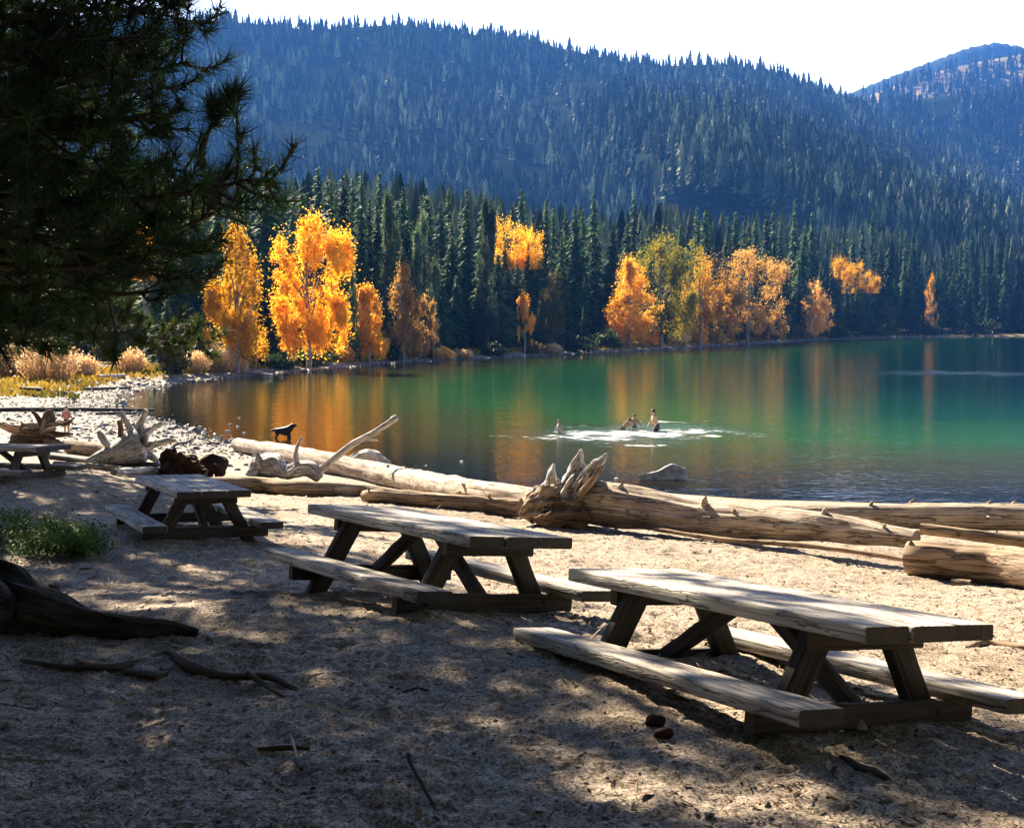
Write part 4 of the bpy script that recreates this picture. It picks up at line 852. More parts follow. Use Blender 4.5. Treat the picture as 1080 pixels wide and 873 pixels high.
stick([(272, 791), (300, 790), (327, 790)], [2, 3, 2], M['stick'], 'short straight stick alone on the shaded sand', 114, 'stick', 'stick')
stick([(312, 803), (318, 812)], [3, 2.4], M['darkwood'], 'tiny dark bark chip near the short straight stick', 115, 'bark chip', 'bark_chip')
stick([(876, 792), (888, 800), (905, 812), (922, 818), (938, 824)], [2.5, 4, 5, 5, 3], M['stick'], 'curved bark covered stick in the shadow of the nearest table', 116, 'stick', 'stick')
stick([(1020, 684), (1040, 680), (1078, 686), (1120, 690)], [2, 4, 5, 3], M['tan'], 'weathered stick on the sand past the end of the nearest table', 117, 'stick', 'stick')
stick([(1004, 615), (1024, 617)], [4, 4], M['tan'], 'small flat bark piece in front of the fat sawn log', 118, 'bark chip', 'bark_chip', .4)
stick([(425, 730), (440, 727), (452, 729)], [1.5, 2, 1.5], M['stick'], 'small twig between the fallen branch and the second closest table', 119, 'stick', 'stick')
stick([(92, 857), (100, 845), (108, 838)], [1.2, 1.5, 1], M['pale'], 'thin pale twig standing out on the dark shaded sand', 120, 'stick', 'stick')

# ------------------------------------------------------------------ rocks
def rock(p, size, mat, label, seed, flat=.6, group=None, name='rock', lean=0.):
    import bmesh
    bm = bmesh.new(); bmesh.ops.create_icosphere(bm, subdivisions=3, radius=1); V = np.array([v.co[:] for v in bm.verts]); Fc = np.array([[v.index for v in f.verts] for f in bm.faces]); bm.free()
    r = np.random.default_rng(seed)
    for _ in range(9):                                # planar facets
        d = r.normal(size=3); d /= np.linalg.norm(d); k = V@d; o = r.uniform(.55, .85); V = V-np.maximum(k-o, 0)[:, None]*d*.85
    V = V*(1+.06*sn(V, 3, seed, 3))[:, None]; V = V*np.array(size)*np.array([1, 1, 1.])
    me = mesh(name, V, Fc, mat, True, {'gc': V}); o = link(name, me, None, p); o.rotation_euler = (lean, 0, r.uniform(0, 6.28)) if lean == 0 else (0, 0, 0)
    return tag(o, label, 'rock', group)
wv = wp(700, 507); sc_ = wv[1]/F
V8 = np.array([1, 1, .85])*np.array([(-26, -5, -6), (26, -3, -6), (27, 8, -6), (-24, 9, -6), (-26, -4, 5), (10, -3, 17), (25, 0, 14), (24, 6, 12), (8, 8, 17), (-22, 7, 5)])*sc_*1.05
import bmesh
bm = bmesh.new(); vs = [bm.verts.new(v) for v in V8]; bmesh.ops.convex_hull(bm, input=vs); bmesh.ops.subdivide_edges(bm, edges=bm.edges[:], cuts=5, use_grid_fill=True); bmesh.ops.triangulate(bm, faces=bm.faces[:])
bm.verts.index_update(); VV = np.array([v.co[:] for v in bm.verts]); FF = np.array([[v.index for v in f.verts] for f in bm.faces]); bm.free()
VV = VV*(1-.10*np.clip(np.linalg.norm(VV/np.array([27, 9, 18])/sc_, axis=1, keepdims=True)-.9, 0, 1))+.06*np.stack([sn(VV, 3.5, 200+i, 3) for i in range(3)], 1)
tag(link('boulder', mesh('boulder', VV, FF, M['boulder'], True), None, wv+np.array([0, .3, 0])), 'wedge shaped grey boulder poking out of the shallow water', 'boulder')
rock(at(633, 511, 22.9), (.17, .12, .1), M['rock'], 'dark rock resting against the upturned root on the huge log', 201)
rock(wp(650, 505), (.12, .08, .05), M['rockpale'], 'small pale stone awash near the wedge shaped boulder', 202)
rock(wp(487, 487), (.10, .07, .05), M['rockpale'], 'tiny white stone awash out past the slanting bare branch', 203)
for k, (px, py, s) in enumerate([(245, 464, .26), (258, 457, .2), (247, 474, .3), (243, 448, .22), (251, 450, .18), (240, 455, .25), (236, 470, .3), (252, 441, .15)]):
    s *= .6; rock(wp(px, py)+np.array([0, 0, -.01]), (s, s*.8, s*.55), M['rockpale'] if k % 3 else M['rock'], 'wet stone at the water edge beside the tip of the long pale log', 210+k, group='stones awash beside the long pale log')
for k, (px, py, s) in enumerate([(262, 491, .2), (240, 492, .16), (250, 496, .14)]):
    rock(gp(px, py), (s, s*.8, s*.6), M['rock'], 'brown rock on the sand before the small grey stump', 230+k, group='rocks before the small grey stump')
rock(gp(905, 768)+np.array([0, 0, .02]), (.06, .045, .04), M['rockpale'], 'pale pebble under the end of the nearest table', 240)
rock(gp(220, 672)+np.array([0, 0, .01]), (.035, .03, .025), M['rockpale'], 'small pebble at the tip of the big pine root', 241)
for k, (px, py) in enumerate([(691, 766), (700, 780)]):
    rock(gp(px, py)+np.array([0, 0, .03]), (.055, .042, .042), M['charwood'], ['dark pine cone below the bench of the nearest table', 'dark pine cone just under the first one on the trodden sand'][k], 250+k, name='pine_cone')['category'] = 'pine cone'

# gravel of the stony beach and of the water's edge
def stones(name, P, size, label, seed, mat='stone'):
    r = np.random.default_rng(seed); n = len(P)
    T = np.array([(1, 0, 0), (.35, .85, .1), (-.75, .6, 0), (-.8, -.55, .1), (.3, -.9, 0), (.5, .15, .62), (-.35, .2, .7), (-.1, -.5, .6)]); Tf = np.array([(0, 1, 5), (1, 6, 5), (1, 2, 6), (2, 3, 6), (3, 7, 6), (3, 4, 7), (4, 0, 5), (4, 5, 7), (5, 6, 7)])
    a = r.uniform(0, 6.28, n); c, s = np.cos(a), np.sin(a); S_ = size[:, None, None]*np.stack([r.uniform(.7, 1.4, n), r.uniform(.6, 1.1, n), r.uniform(.5, 1.1, n)], 1)[:, None, :]
    Q = (T[None]+r.normal(0, .1, (n, 8, 3)))*S_; X = Q[..., 0]*c[:, None]-Q[..., 1]*s[:, None]; Y = Q[..., 0]*s[:, None]+Q[..., 1]*c[:, None]
    V = np.stack([X, Y, Q[..., 2]], 2)+P[:, None, :]; Fc = Tf[None]+(np.arange(n)*8)[:, None, None]
    o = link(name, mesh(name, V.reshape(-1, 3), Fc.reshape(-1, 3), M[mat], False, {'tint': np.repeat(r.beta(1.6, 1.6, n), 8)})); return tag(o, label, 'gravel', kind='stuff')
r = np.random.default_rng(77); pts = np.column_stack([r.uniform(-34, -1, 60000), r.uniform(40, 108, 60000)]); _, d = ground0(pts); w = np.where(d > -1.2, np.exp(-np.maximum(d-1, 0)/4.5), 0)*sm(40, 52, pts[:, 1]); k = r.uniform(size=len(pts)) < w
pts = pts[k][:20000]; stones('gravel', np.column_stack([pts, ground(pts)-.01]), r.lognormal(math.log(.06), .45, len(pts)), 'pale stony gravel along the curved beach', 1)
pts = np.column_stack([r.uniform(-30, 130, 90000), r.uniform(100, 440, 90000)]); _, d = ground0(pts); k = (d > -.6) & (d < 2.2); pts = pts[k][:5000]
stones('gravel', np.column_stack([pts, ground(pts)]), r.lognormal(math.log(.16), .4, len(pts)), 'pale stones lining the far waterline', 2)
pts = np.column_stack([r.uniform(-8, 9, 90000), r.uniform(4.5, 30, 90000)]); k = r.uniform(size=len(pts)) < np.clip(7/pts[:, 1], .2, 1)*.55; pts = pts[k]
stones('pebbles', np.column_stack([pts, ground(pts, True)]), r.lognormal(math.log(.008), .45, len(pts)), 'fine pebbles scattered through the coarse sand', 3)

# litter of needles, chips and twigs on the near sand
def litter(n, seed, L0=.0125, thin=1.):
    r = np.random.default_rng(seed); y = 5+25*r.uniform(size=n)**1.7; x = (r.uniform(-1, 1, n))*(y*.40+.6); P = np.column_stack([x, y]); m = vnoise(P, 1.3, 6); k = r.uniform(size=n) < .25+.9*m; P = P[k]; n = len(P)
    z = ground(P, True)+.006; a = r.uniform(0, 6.28, n); L = r.lognormal(math.log(L0), .5, n)*np.where(P[:, 1] > 12, 1.5, 1); w = L*r.uniform(.08, .35, n)*thin
    d = np.stack([np.cos(a), np.sin(a), r.normal(0, .22, n)], 1)*L[:, None]; s = np.stack([-np.sin(a), np.cos(a), r.normal(0, .3, n)], 1)*w[:, None]; C = np.column_stack([P, z])
    V = np.stack([C-d-s, C+d-s*.6, C+d*.9+s, C-d*.8+s*.8], 1).reshape(-1, 3); q = np.arange(n)*4
    o = link('litter', mesh('litter', V, np.stack([q, q+1, q+2, q+3], 1), M['litter'], False, {'tint': np.repeat(r.beta(1.2, 1.5, n), 4)})); return tag(o, 'dry needles, bark chips and twig bits strewn over the sand', 'litter', kind='stuff')
litter(60000, 8)
litter(3500, 18, .06, .14)

# grass on the bank and along the far shore
r = np.random.default_rng(99); pts = np.column_stack([r.uniform(-60, 130, 260000), r.uniform(84, 400, 260000)**1.0]); _, d = ground0(pts); nz = vnoise(pts, .3, 8)
k = (d > 1.6+2*nz) & (d < 8+5*nz) & (pts[:, 1] > 84); pts = pts[k][:34000]; n = len(pts); C = np.column_stack([pts, ground(pts)]); h = r.uniform(.16, .45, n)*(.6+.7*vnoise(pts, .5, 2)); a = r.uniform(0, 6.28, n); wd = np.stack([np.cos(a), np.sin(a), 0*a], 1)*.16; ln = np.stack([r.normal(0, .12, n), r.normal(0, .12, n), h], 1)
V = np.stack([C-wd, C+wd, C+ln+wd*.3, C+ln*.9-wd*.4], 1).reshape(-1, 3); q = np.arange(n)*4
tag(link('grass', mesh('grass', V, np.stack([q, q+1, q+2, q+3], 1), M['grass'], False, {'tint': np.repeat(np.clip(vnoise(pts, .25, 5)*1.1+r.normal(0, .15, n), 0, 1), 4)})), 'golden and green grass along the lake bank', 'grass', kind='stuff')

# low evergreen ground cover at the left
p = gp(40, 590); r = np.random.default_rng(12); n = 2600; px = r.uniform(-120, 104, n); t = r.uniform(0, 1, n); edge = np.interp(px, [-120, 0, 60, 100, 106], [540, 552, 562, 578, 588]); py = edge+(592-edge)*t
B = np.array([gp(a, b) for a, b in zip(px[:260], py[:260])]); B = B[r.integers(0, 260, n)]+np.column_stack([r.normal(0, .08, n), r.normal(0, .1, n), np.zeros(n)])
o0 = B.mean(0); Vs = []; Ts = []
for k in range(n):
    hh = r.uniform(.08, .30); lean = r.normal(0, .06, 2); base = B[k]-o0; base[2] = gz(B[k][0], B[k][1])-o0[2]; tv = r.beta(2, 2)
    for q in range(7):
        f = .3+.7*q/6; c = base+np.array([lean[0]*f, lean[1]*f, hh*f]); a = q*2.4+r.uniform(0, 1); d = np.array([math.cos(a), math.sin(a), r.uniform(.2, 1.)]); d /= np.linalg.norm(d); s = np.cross(d, [0, 0, 1]); s /= np.linalg.norm(s)+1e-6; L = r.uniform(.03, .055)
        Vs += [c, c+d*L*.5+s*L*.3, c+d*L, c+d*L*.5-s*L*.3]; Ts += [min(1, max(0, tv+r.normal(0, .2)))]*4
q = np.arange(len(Vs)//4)*4
tag(link('ground_cover', mesh('ground_cover_leaves', np.array(Vs), np.stack([q, q+1, q+2, q+3], 1), M['cover'], False, {'tint': Ts}), None, o0), 'low glossy green ground cover patch above the big pine root', 'plant')

# ------------------------------------------------------------------ pines
def tufts(C, D, n, L, w, seed, spread=1.15):
    r = np.random.default_rng(seed); K = len(C); D = D/(np.linalg.norm(D, axis=1)[:, None]+1e-9)
    e = r.normal(size=(K, n, 3)); e /= np.linalg.norm(e, axis=2)[..., None]; d = D[:, None, :]*r.uniform(.35, 1.3, (K, n, 1))+e*spread*.75; d /= np.linalg.norm(d, axis=2)[..., None]
    b = C[:, None, :]-D[:, None, :]*r.uniform(0, .09, (K, n, 1)); ln = L*r.uniform(.65, 1.15, (K, n, 1)); tip = b+d*ln; tip[..., 2] -= .03*ln[..., 0]
    s = np.cross(d, r.normal(size=(K, n, 3))); s /= np.linalg.norm(s, axis=2)[..., None]; s *= w
    V = np.stack([b-s, b+s, tip], 2).reshape(-1, 3); T = np.repeat(np.clip(r.beta(1.3, 2.5, (K, 1))+r.normal(0, .12, (K, n)), 0, 1).ravel(), 3)
    return V, np.arange(len(V)).reshape(-1, 3), T
def bough(root, pts, r0, seed, tw_len=.6, step=.14, n_needles=46, L=.175, w=.0028, start=.25, mat='needle', dens=1., flat=.45, origin=None):
    """a limb with side twigs that carry needle tufts"""
    r = np.random.default_rng(seed); o = np.array(root.location); Q = smooth_path(np.array(pts)-o, 40); Ls = np.concatenate([[0], np.cumsum(np.linalg.norm(np.diff(Q, axis=0), axis=1))]); tot = Ls[-1]
    g = Geo(); g.loft(Q, np.interp(Ls/tot, [0, 1], [r0, r0*.18]), 8, noise=.12, nscale=9, seed=seed); C = []; D = []
    s = tot*start
    while s < tot:
        i = min(38, int(np.searchsorted(Ls, s))); i = max(1, i); p = Q[i]; T = norm(Q[i+1]-Q[i-1]); f = s/tot
        for sd in (-1, 1):
            if r.random() > dens: continue
            e = r.normal(size=3); e -= T*(e@T); e[2] *= flat; e = norm(e); d = norm(T*r.uniform(.3, .9)+e*.9+np.array([0, 0, .12])); Lt = tw_len*(1.15-.6*f)*r.uniform(.5, 1.25)
            tp = [p, p+d*Lt*.5+np.array([0, 0, -.02]), p+d*Lt+np.array([0, 0, .05])+r.normal(0, .04, 3)]; tq = smooth_path(tp, 7); g.loft(tq, np.linspace(r0*.26, .006, 7), 5, caps=False)
            nt_ = max(2, int(Lt/.13))
            for q in range(nt_):
                u = .35+.65*(q+1)/nt_; j = min(5, int(u*6)); fr = u*6-j; c = tq[j]*(1-fr)+tq[min(6, j+1)]*fr; C.append(c); D.append(norm(tq[6]-tq[4])+r.normal(0, .25, 3))
        s += step*r.uniform(.7, 1.3)
    C.append(Q[-1]); D.append(Q[-1]-Q[-3])
    b = g.build('bough', M['bark'], root)
    V, Fc, T = tufts(np.array(C), np.array(D), n_needles, L, w, seed+1); link('needles', mesh('pine_needles', V, Fc, M[mat], False, {'tint': T}), b); return b
TR = np.array([-4.55, 10.6, gz(-4.55, 10.6)])
pine = empty('pine_tree', TR, 'big pine with dark long needled boughs hanging into view and a thick surface root', 'tree')
g = Geo(); zz = np.array([-.4, 0, .3, .8, 1.6, 3, 6, 9, 13, 16.]); g.loft(np.stack([zz*.012, zz*.0, zz], 1), [.85, .66, .54, .46, .42, .39, .33, .26, .15, .03], 28, noise=.10, nscale=4, seed=3, ridges=.05); g.build('trunk', M['bark'], pine)
q_ = lambda a, b, h: gp(a, b)+np.array([0, 0, h])
branch(pine, [TR+np.array([.2, 0, .35]), at(-45, 622, 10.45), at(5, 632, 10.3), q_(48, 664, .12), q_(92, 670, .07), q_(140, 671, .05), q_(176, 670, .04), q_(209, 669, .015)], [.31, .28, .24, .17, .11, .08, .055, .02], M['bark'], 'root', 141, 110, 40, noise=.14, ridges=.16, nsc=2.)
branch(pine, [TR+np.array([.1, -.2, .35]), at(-20, 650, 9.6), at(24, 668, 9.5), at(70, 681, 9.2)], [.34, .24, .15, .04], M['bark'], 'root', 142, 40, 16, noise=.15)
branch(pine, [TR+np.array([.2, .2, .2]), at(0, 614, 11.2), at(60, 622, 11.1)], [.25, .10, .04], M['bark'], 'root', 143, 30, 14, noise=.15)
def from_trunk(z): return TR+np.array([.25, -.1, z])
BG = [  # (pixel path with depth) of the boughs that hang into the picture
    ([(0, 18, 10.0), (90, 10, 10.2), (160, 14, 10.4), (214, 26, 10.5)], .04), ([(0, 60, 10.9), (90, 68, 10.8), (150, 76, 10.6), (196, 66, 10.5)], .04),
    ([(-40, 150, 10.2), (50, 138, 10.0), (120, 128, 9.8), (168, 118, 9.7)], .045), ([(-40, 172, 10.6), (90, 182, 10.5), (170, 178, 10.4), (222, 188, 10.4)], .045),
    ([(-40, 205, 10.0), (120, 212, 9.9), (220, 200, 9.8), (262, 190, 9.8), (292, 196, 9.8)], .05), ([(-40, 242, 10.8), (110, 252, 10.7), (190, 240, 10.6), (246, 214, 10.6)], .045),
    ([(-40, 275, 9.8), (80, 282, 9.7), (145, 272, 9.7), (192, 254, 9.6)], .045), ([(-40, 305, 10.7), (70, 302, 10.5), (125, 310, 10.4), (188, 304, 10.3)], .045),
    ([(-40, 100, 11.2), (60, 108, 11.), (130, 98, 10.9), (186, 92, 10.8)], .04), ([(-40, 40, 9.6), (40, 48, 9.7), (100, 44, 9.8), (150, 40, 9.8)], .04),
    ([(-40, 225, 11.5), (50, 226, 11.4), (110, 230, 11.3), (160, 222, 11.2)], .045), ([(-60, 330, 10.0), (-10, 335, 9.9), (30, 345, 9.8), (52, 372, 9.8)], .03),
    ([(-40, -10, 10.5), (40, -5, 10.4), (110, -8, 10.3), (190, 2, 10.3)], .04), ([(-40, 118, 9.5), (20, 120, 9.4), (70, 160, 9.4), (110, 168, 9.4)], .035),
    ([(-40, 196, 9.3), (20, 240, 9.3), (60, 262, 9.3), (100, 262, 9.3)], .035), ([(-50, 290, 11.2), (0, 320, 11.1), (50, 330, 11.), (84, 326, 11.)], .035),
    ([(-40, 80, 9.9), (10, 84, 9.9), (60, 90, 9.9), (110, 70, 9.9)], .035)]
for k, (pp, r0) in enumerate(BG):
    P = [at(a, b, c) for a, b, c in pp]; P = [TR+np.array([.3, (P[0][1]-TR[1])*.6, P[0][2]-TR[2]+.25])]+P
    bough(pine, P, r0, 600+k*5, start=.20, tw_len=.62 if k not in (11, 15) else .3, n_needles=36, step=.125, L=.20, w=.0042)
# the crooked upturned twig at the end of the middle bough
bough(pine, [at(214, 178, 10.35), at(213, 160, 10.3), at(220, 138, 10.25), at(234, 118, 10.2), at(240, 104, 10.2)], .030, 771, tw_len=.12, step=.10, start=.62, n_needles=60, dens=.9, L=.21, w=.0045)
# the rest of the crown, above and behind the picture's edge
r = np.random.default_rng(31)
for k in range(40):
    h = 3.6+9.5*(k/40)**1.0+r.uniform(-.3, .3); a = k*2.399+r.uniform(-.3, .3); Lb = (4.6-.28*max(0, h-6))*r.uniform(.75, 1.1); d = np.array([math.cos(a), math.sin(a), 0])
    e = TR+d*Lb+np.array([0, 0, h]); pxl = CX+F*e[0]/max(1, e[1]); pyl = HOR-F*e[2]/max(1, e[1])
    if h < 6.2 and (d[0] > -.2): continue               # keep the picture's own boughs as they are
    bough(pine, [TR+d*.3+np.array([0, 0, h-.3]), TR+d*Lb*.4+np.array([0, 0, h+.05]), TR+d*Lb*.75+np.array([0, 0, h]), e], .05, 800+k*3, tw_len=.85, step=.19, n_needles=26, L=.2, w=.008, start=.25, dens=.95)
T2 = np.array([-10.2, 26.6, gz(-10.2, 26.6)])
pine2 = empty('pine_tree', T2, 'second pine behind the dark table, glimpsed through the needles of the big one', 'tree')
g = Geo(); g.loft(np.stack([zz*.01, zz*0, zz], 1), [.5, .4, .34, .31, .29, .27, .22, .17, .1, .02], 18, noise=.1, nscale=4, seed=5); g.build('trunk', M['bark'], pine2)
r = np.random.default_rng(33)
for k in range(66):
    h = 2.6+12.5*k/66+r.uniform(-.2, .2); a = k*2.399+r.uniform(-.3, .3); Lb = (4.2-.2*max(0, h-6))*r.uniform(.75, 1.1); d = np.array([math.cos(a), math.sin(a), 0])
    bough(pine2, [T2+d*.2+np.array([0, 0, h-.2]), T2+d*Lb*.5+np.array([0, 0, h+.05]), T2+d*Lb+np.array([0, 0, h-.15])], .04, 1000+k*3, tw_len=.85, step=.16, n_needles=30, L=.23, w=.013, start=.25, mat='needle2', dens=.95)

T3 = np.array([-6.9, 16.2, gz(-6.9, 16.2)])
pine3 = empty('pine_tree', T3, 'tall pine just beyond the frame whose crown shades the sand', 'tree')
g = Geo(); g.loft(np.stack([zz*.01, zz*0, zz*1.05], 1), [.5, .42, .36, .33, .31, .29, .24, .19, .11, .02], 18, noise=.1, nscale=4, seed=6); g.build('trunk', M['bark'], pine3)
r = np.random.default_rng(35)
for k in range(60):
    h = 7.1+9.3*k/60+r.uniform(-.2, .2); a = k*2.399+r.uniform(-.3, .3); Lb = (4.5-.3*max(0, h-8))*r.uniform(.7, 1.1); d = np.array([math.cos(a), math.sin(a), 0])
    bough(pine3, [T3+d*.2+np.array([0, 0, h-.2]), T3+d*Lb*.5+np.array([0, 0, h+.05]), T3+d*Lb+np.array([0, 0, h-.1])], .045, 1300+k*3, tw_len=.9, step=.17, n_needles=24, L=.22, w=.010, start=.2, dens=.95)
for k, (x, y, a, l) in enumerate(((-2.9, -1.6, .7, 'unseen tall pine right behind the camera, added to block skylight'), (3.4, -2.2, 1.9, 'unseen tall pine behind the camera toward the sunny side, added to block skylight'), (-7.6, 4.6, 3.1, 'unseen tall pine beside the big rooted pine, added to block skylight'),
                                  (8.4, 1.2, 4.4, 'unseen tall pine on the sunny side, added to block skylight'), (.4, -7.5, 5.2, 'unseen tall pine farthest back behind the camera, added to block skylight'), (-11.5, 9.5, 2.2, 'unseen tall pine inland of the big rooted pine, added to block skylight'))):
    c = copy_tree(pine3); c.location = (x, y, gz(x, y)); c.rotation_euler.z = a; c['label'] = l  # unseen pines added around the camera to close off the sky overhead
T4 = np.array([-13.9, 33., gz(-13.9, 33.)]); c = copy_tree(pine2); c.location = T4; c.rotation_euler.z = 2.1; c['label'] = 'pine standing beyond the dark table at the edge of the gravel beach'
r = np.random.default_rng(44); P = []  # unseen trees put behind and beside the camera to deepen the shade
P = [(x, y, gz(x, y)-.3) for x, y in ((-6.2, 1.2), (-9.5, 5.5), (-11.5, 10.5), (-4.4, -3.8), (5.2, -3.4), (7.6, 1.5), (10.5, 6.5), (13.5, 12), (.5, -5.5))]
while len(P) < 300:
    x, y = r.uniform(-60, 60), r.uniform(-60, 16)
    if (y < -5 and math.hypot(x, y) > 6.5) or (x < -16-.3*max(0, y) and y < 16): P.append((x, y, gz(x, y)-.3))
fo = forest_mesh('forest', np.array(P), r.uniform(18, 27, len(P)), r.beta(1.5, 3., len(P)), TPLH, M['forest'], 45); tag(fo, 'unseen campground wood at the camera side, added to block skylight', 'forest', kind='stuff')

# ------------------------------------------------------------------ people and the dog
def skin(name, J, mat, parent=None, levels=2, fat=1.12):
    """J: list of (parent index, position, radius)"""
    me = bpy.data.meshes.new(name); me.from_pydata([j[1] for j in J], [(j[0], i) for i, j in enumerate(J) if j[0] is not None], [])
    o = bpy.data.objects.new(name, me); COL.objects.link(o); sk = o.modifiers.new('s', 'SKIN'); sk.use_smooth_shade = True; su = o.modifiers.new('u', 'SUBSURF'); su.levels = levels; su.render_levels = levels
    sv = me.skin_vertices[0].data
    for v, j in zip(sv, J): v.radius = (j[2]*fat, j[2]*fat)
    sv[0].use_root = True
    dg = bpy.context.evaluated_depsgraph_get(); m2 = bpy.data.meshes.new_from_object(o.evaluated_get(dg)); bpy.data.objects.remove(o)
    m2.name = name; m2.materials.clear(); m2.materials.append(mat); m2.polygons.foreach_set('use_smooth', [True]*len(m2.polygons)); return link(name, m2, parent)
def person(p, h, yaw, label, lean=0., arms=((.15, .05, -.25), (.15, -.05, -.25)), legs=(.05, -.05), top=None, hips='shorts', group=None, headdown=0.):
    """stands at p (feet), facing local +x; offsets in body heights"""
    root = empty('person', p, label, 'person', group, yaw); c, s = math.cos(lean), math.sin(lean); H = h
    up = lambda x, y, z: ((x*c+(z-.52)*s)*H, y*H, (.52+(z-.52)*c-x*s)*H)
    J = [(None, (0, 0, .52*H), .072*H), (0, up(.005, 0, .60), .066*H), (1, up(.012, 0, .70), .078*H), (2, up(.005, 0, .79), .06*H), (3, up(.012, 0, .845), .030*H), (4, up(.03+headdown, 0, .885-headdown*.4), .048*H), (5, up(.035+headdown, 0, .935-headdown*.4), .055*H), (6, up(.03+headdown, 0, .975-headdown*.4), .035*H)]
    for k, sg in ((0, 1), (1, -1)):
        a = arms[k]; b = len(J); sh = np.array(up(.0, sg*.105, .795))/H; hand = sh+np.array([a[0], sg*.04+a[1], a[2]]); el = (sh+hand)/2+np.array([-.03, sg*.03, -.02])
        J += [(3, tuple(sh*H), .034*H), (b, tuple(el*H), .024*H), (b+1, tuple(hand*H), .017*H), (b+2, tuple((hand+np.array([.03, 0, -.04]))*H), .014*H)]
    for k, sg in ((0, 1), (1, -1)):
        b = len(J); f = legs[k]; J += [(0, (0, sg*.055*H, .47*H), .056*H), (b, (f*.6*H+.015*H, sg*.06*H, .28*H), .040*H), (b+1, (f*H, sg*.06*H, .05*H), .024*H), (b+2, (f*H+.08*H, sg*.065*H, .018*H), .018*H)]
    b = skin('body', J, M['skin'], root)
    g = Geo(); hc = np.array(up(.012+headdown, 0, .95-headdown*.4)); P = np.array([hc+np.array([0, 0, q*.06*H]) for q in (-.75, -.3, .2, .65, .98)]); g.loft(P, np.array([.045, .062, .064, .05, .012])*H, 12, noise=.06, nscale=20/H); g.build('hair', M['hair'], root)
    # face: nose and eyes
    g = Geo(); fc = np.array(up(.083+headdown, 0, .925-headdown*.4)); g.loft([fc+np.array([-.012*H, 0, .02*H]), fc+np.array([.008*H, 0, -.005*H]), fc+np.array([-.012*H, 0, -.012*H])], [.006*H, .011*H, .006*H], 8); g.build('nose', M['skin'], root)
    for sg in (-1, 1):
        g = Geo(); e = np.array(up(.078+headdown, sg*.022, .945-headdown*.4)); g.loft([e-np.array([.01*H, 0, 0]), e+np.array([.006*H, 0, 0])], [.009*H, .006*H], 8); g.build('eye', M['hair'], root)
    if hips:
        g = Geo(); g.loft([np.array(up(0, 0, .60)), np.array([0, 0, .54*H]), np.array([0, 0, .48*H])], [.082*H, .094*H, .10*H], 16, noise=.06, nscale=20/H, caps=True)
        for k, sg in ((0, 1), (1, -1)): g.loft([(0, sg*.05*H, .50*H), (legs[k]*.3*H+.01*H, sg*.056*H, .40*H), (legs[k]*.45*H+.014*H, sg*.058*H, .335*H)], [.064*H, .06*H, .057*H], 12, noise=.06, nscale=20/H)
        g.build('shorts' if hips == 'shorts' else 'trousers', M['shorts'], root)
    if top:
        g = Geo(); g.loft([np.array(up(0, 0, .48)), np.array(up(.004, 0, .58)), np.array(up(.012, 0, .70)), np.array(up(.006, 0, .78)), np.array(up(.01, 0, .825))], np.array([.092, .084, .092, .086, .045])*H, 16, noise=.05, nscale=16/H)
        if top == 'shirt':
            for k, sg in ((0, 1), (1, -1)):
                a = arms[k]; sh = np.array(up(0, sg*.09, .795))/H; hand = np.array(up(.0, sg*.105, .795))/H+np.array([a[0], sg*.04+a[1], a[2]]); el = (sh+hand)/2+np.array([-.03, sg*.03, -.02]); g.loft([sh*H, (sh+el)/2*H, el*H, (el*.4+hand*.6)*H], [.05*H, .042*H, .036*H, .03*H], 10)
        g.build('shirt' if top == 'shirt' else 'swimsuit', M[top], root)
    return root
def wade(px, wy, vis_px, frac):
    """feet point and height of somebody wading: waterline pixel, visible pixels, visible share of the height"""
    w = wp(px, wy); h = vis_px/F*w[1]/frac; return np.array([w[0], w[1], ZW-h*(1-frac)]), h
p, h = wade(692, 455, 24, .60); person(p, h, math.radians(200), 'tallest bather in dark shorts wading up to the thighs, face turned aside', .18, ((.10, .0, -.28), (.12, 0, -.26)), (.10, -.08))
p, h = wade(657, 453, 15, .52); person(p, h, math.radians(-25), 'bending bather with dark hair and dark shorts, closest to the one with arms held out', .55, ((.22, -.03, -.16), (.24, .03, -.12)), (.05, -.05), headdown=.03)
p, h = wade(669, 451, 14.5, .50); person(p, h, math.radians(-100), 'bather facing the beach with arms held out, between the bending one and the tallest', .05, ((.06, .10, -.20), (.06, -.10, -.20)), (.03, -.03))
p, h = wade(590, 457, 14.5, .55); person(p, h, math.radians(-140), 'child in a pale lilac swimsuit standing alone in the water', 0., ((.10, .0, -.22), (.10, 0, -.22)), (.02, -.02), top='suit', hips=None)
p = gp(70.5, 459); person(p, 31/F*p[1], math.radians(-80), 'child in a pink shirt and dark trousers beside the brown root tangle', .05, ((.14, -.05, -.2), (.14, .05, -.2)), (.02, -.02), top='shirt', hips='trousers')
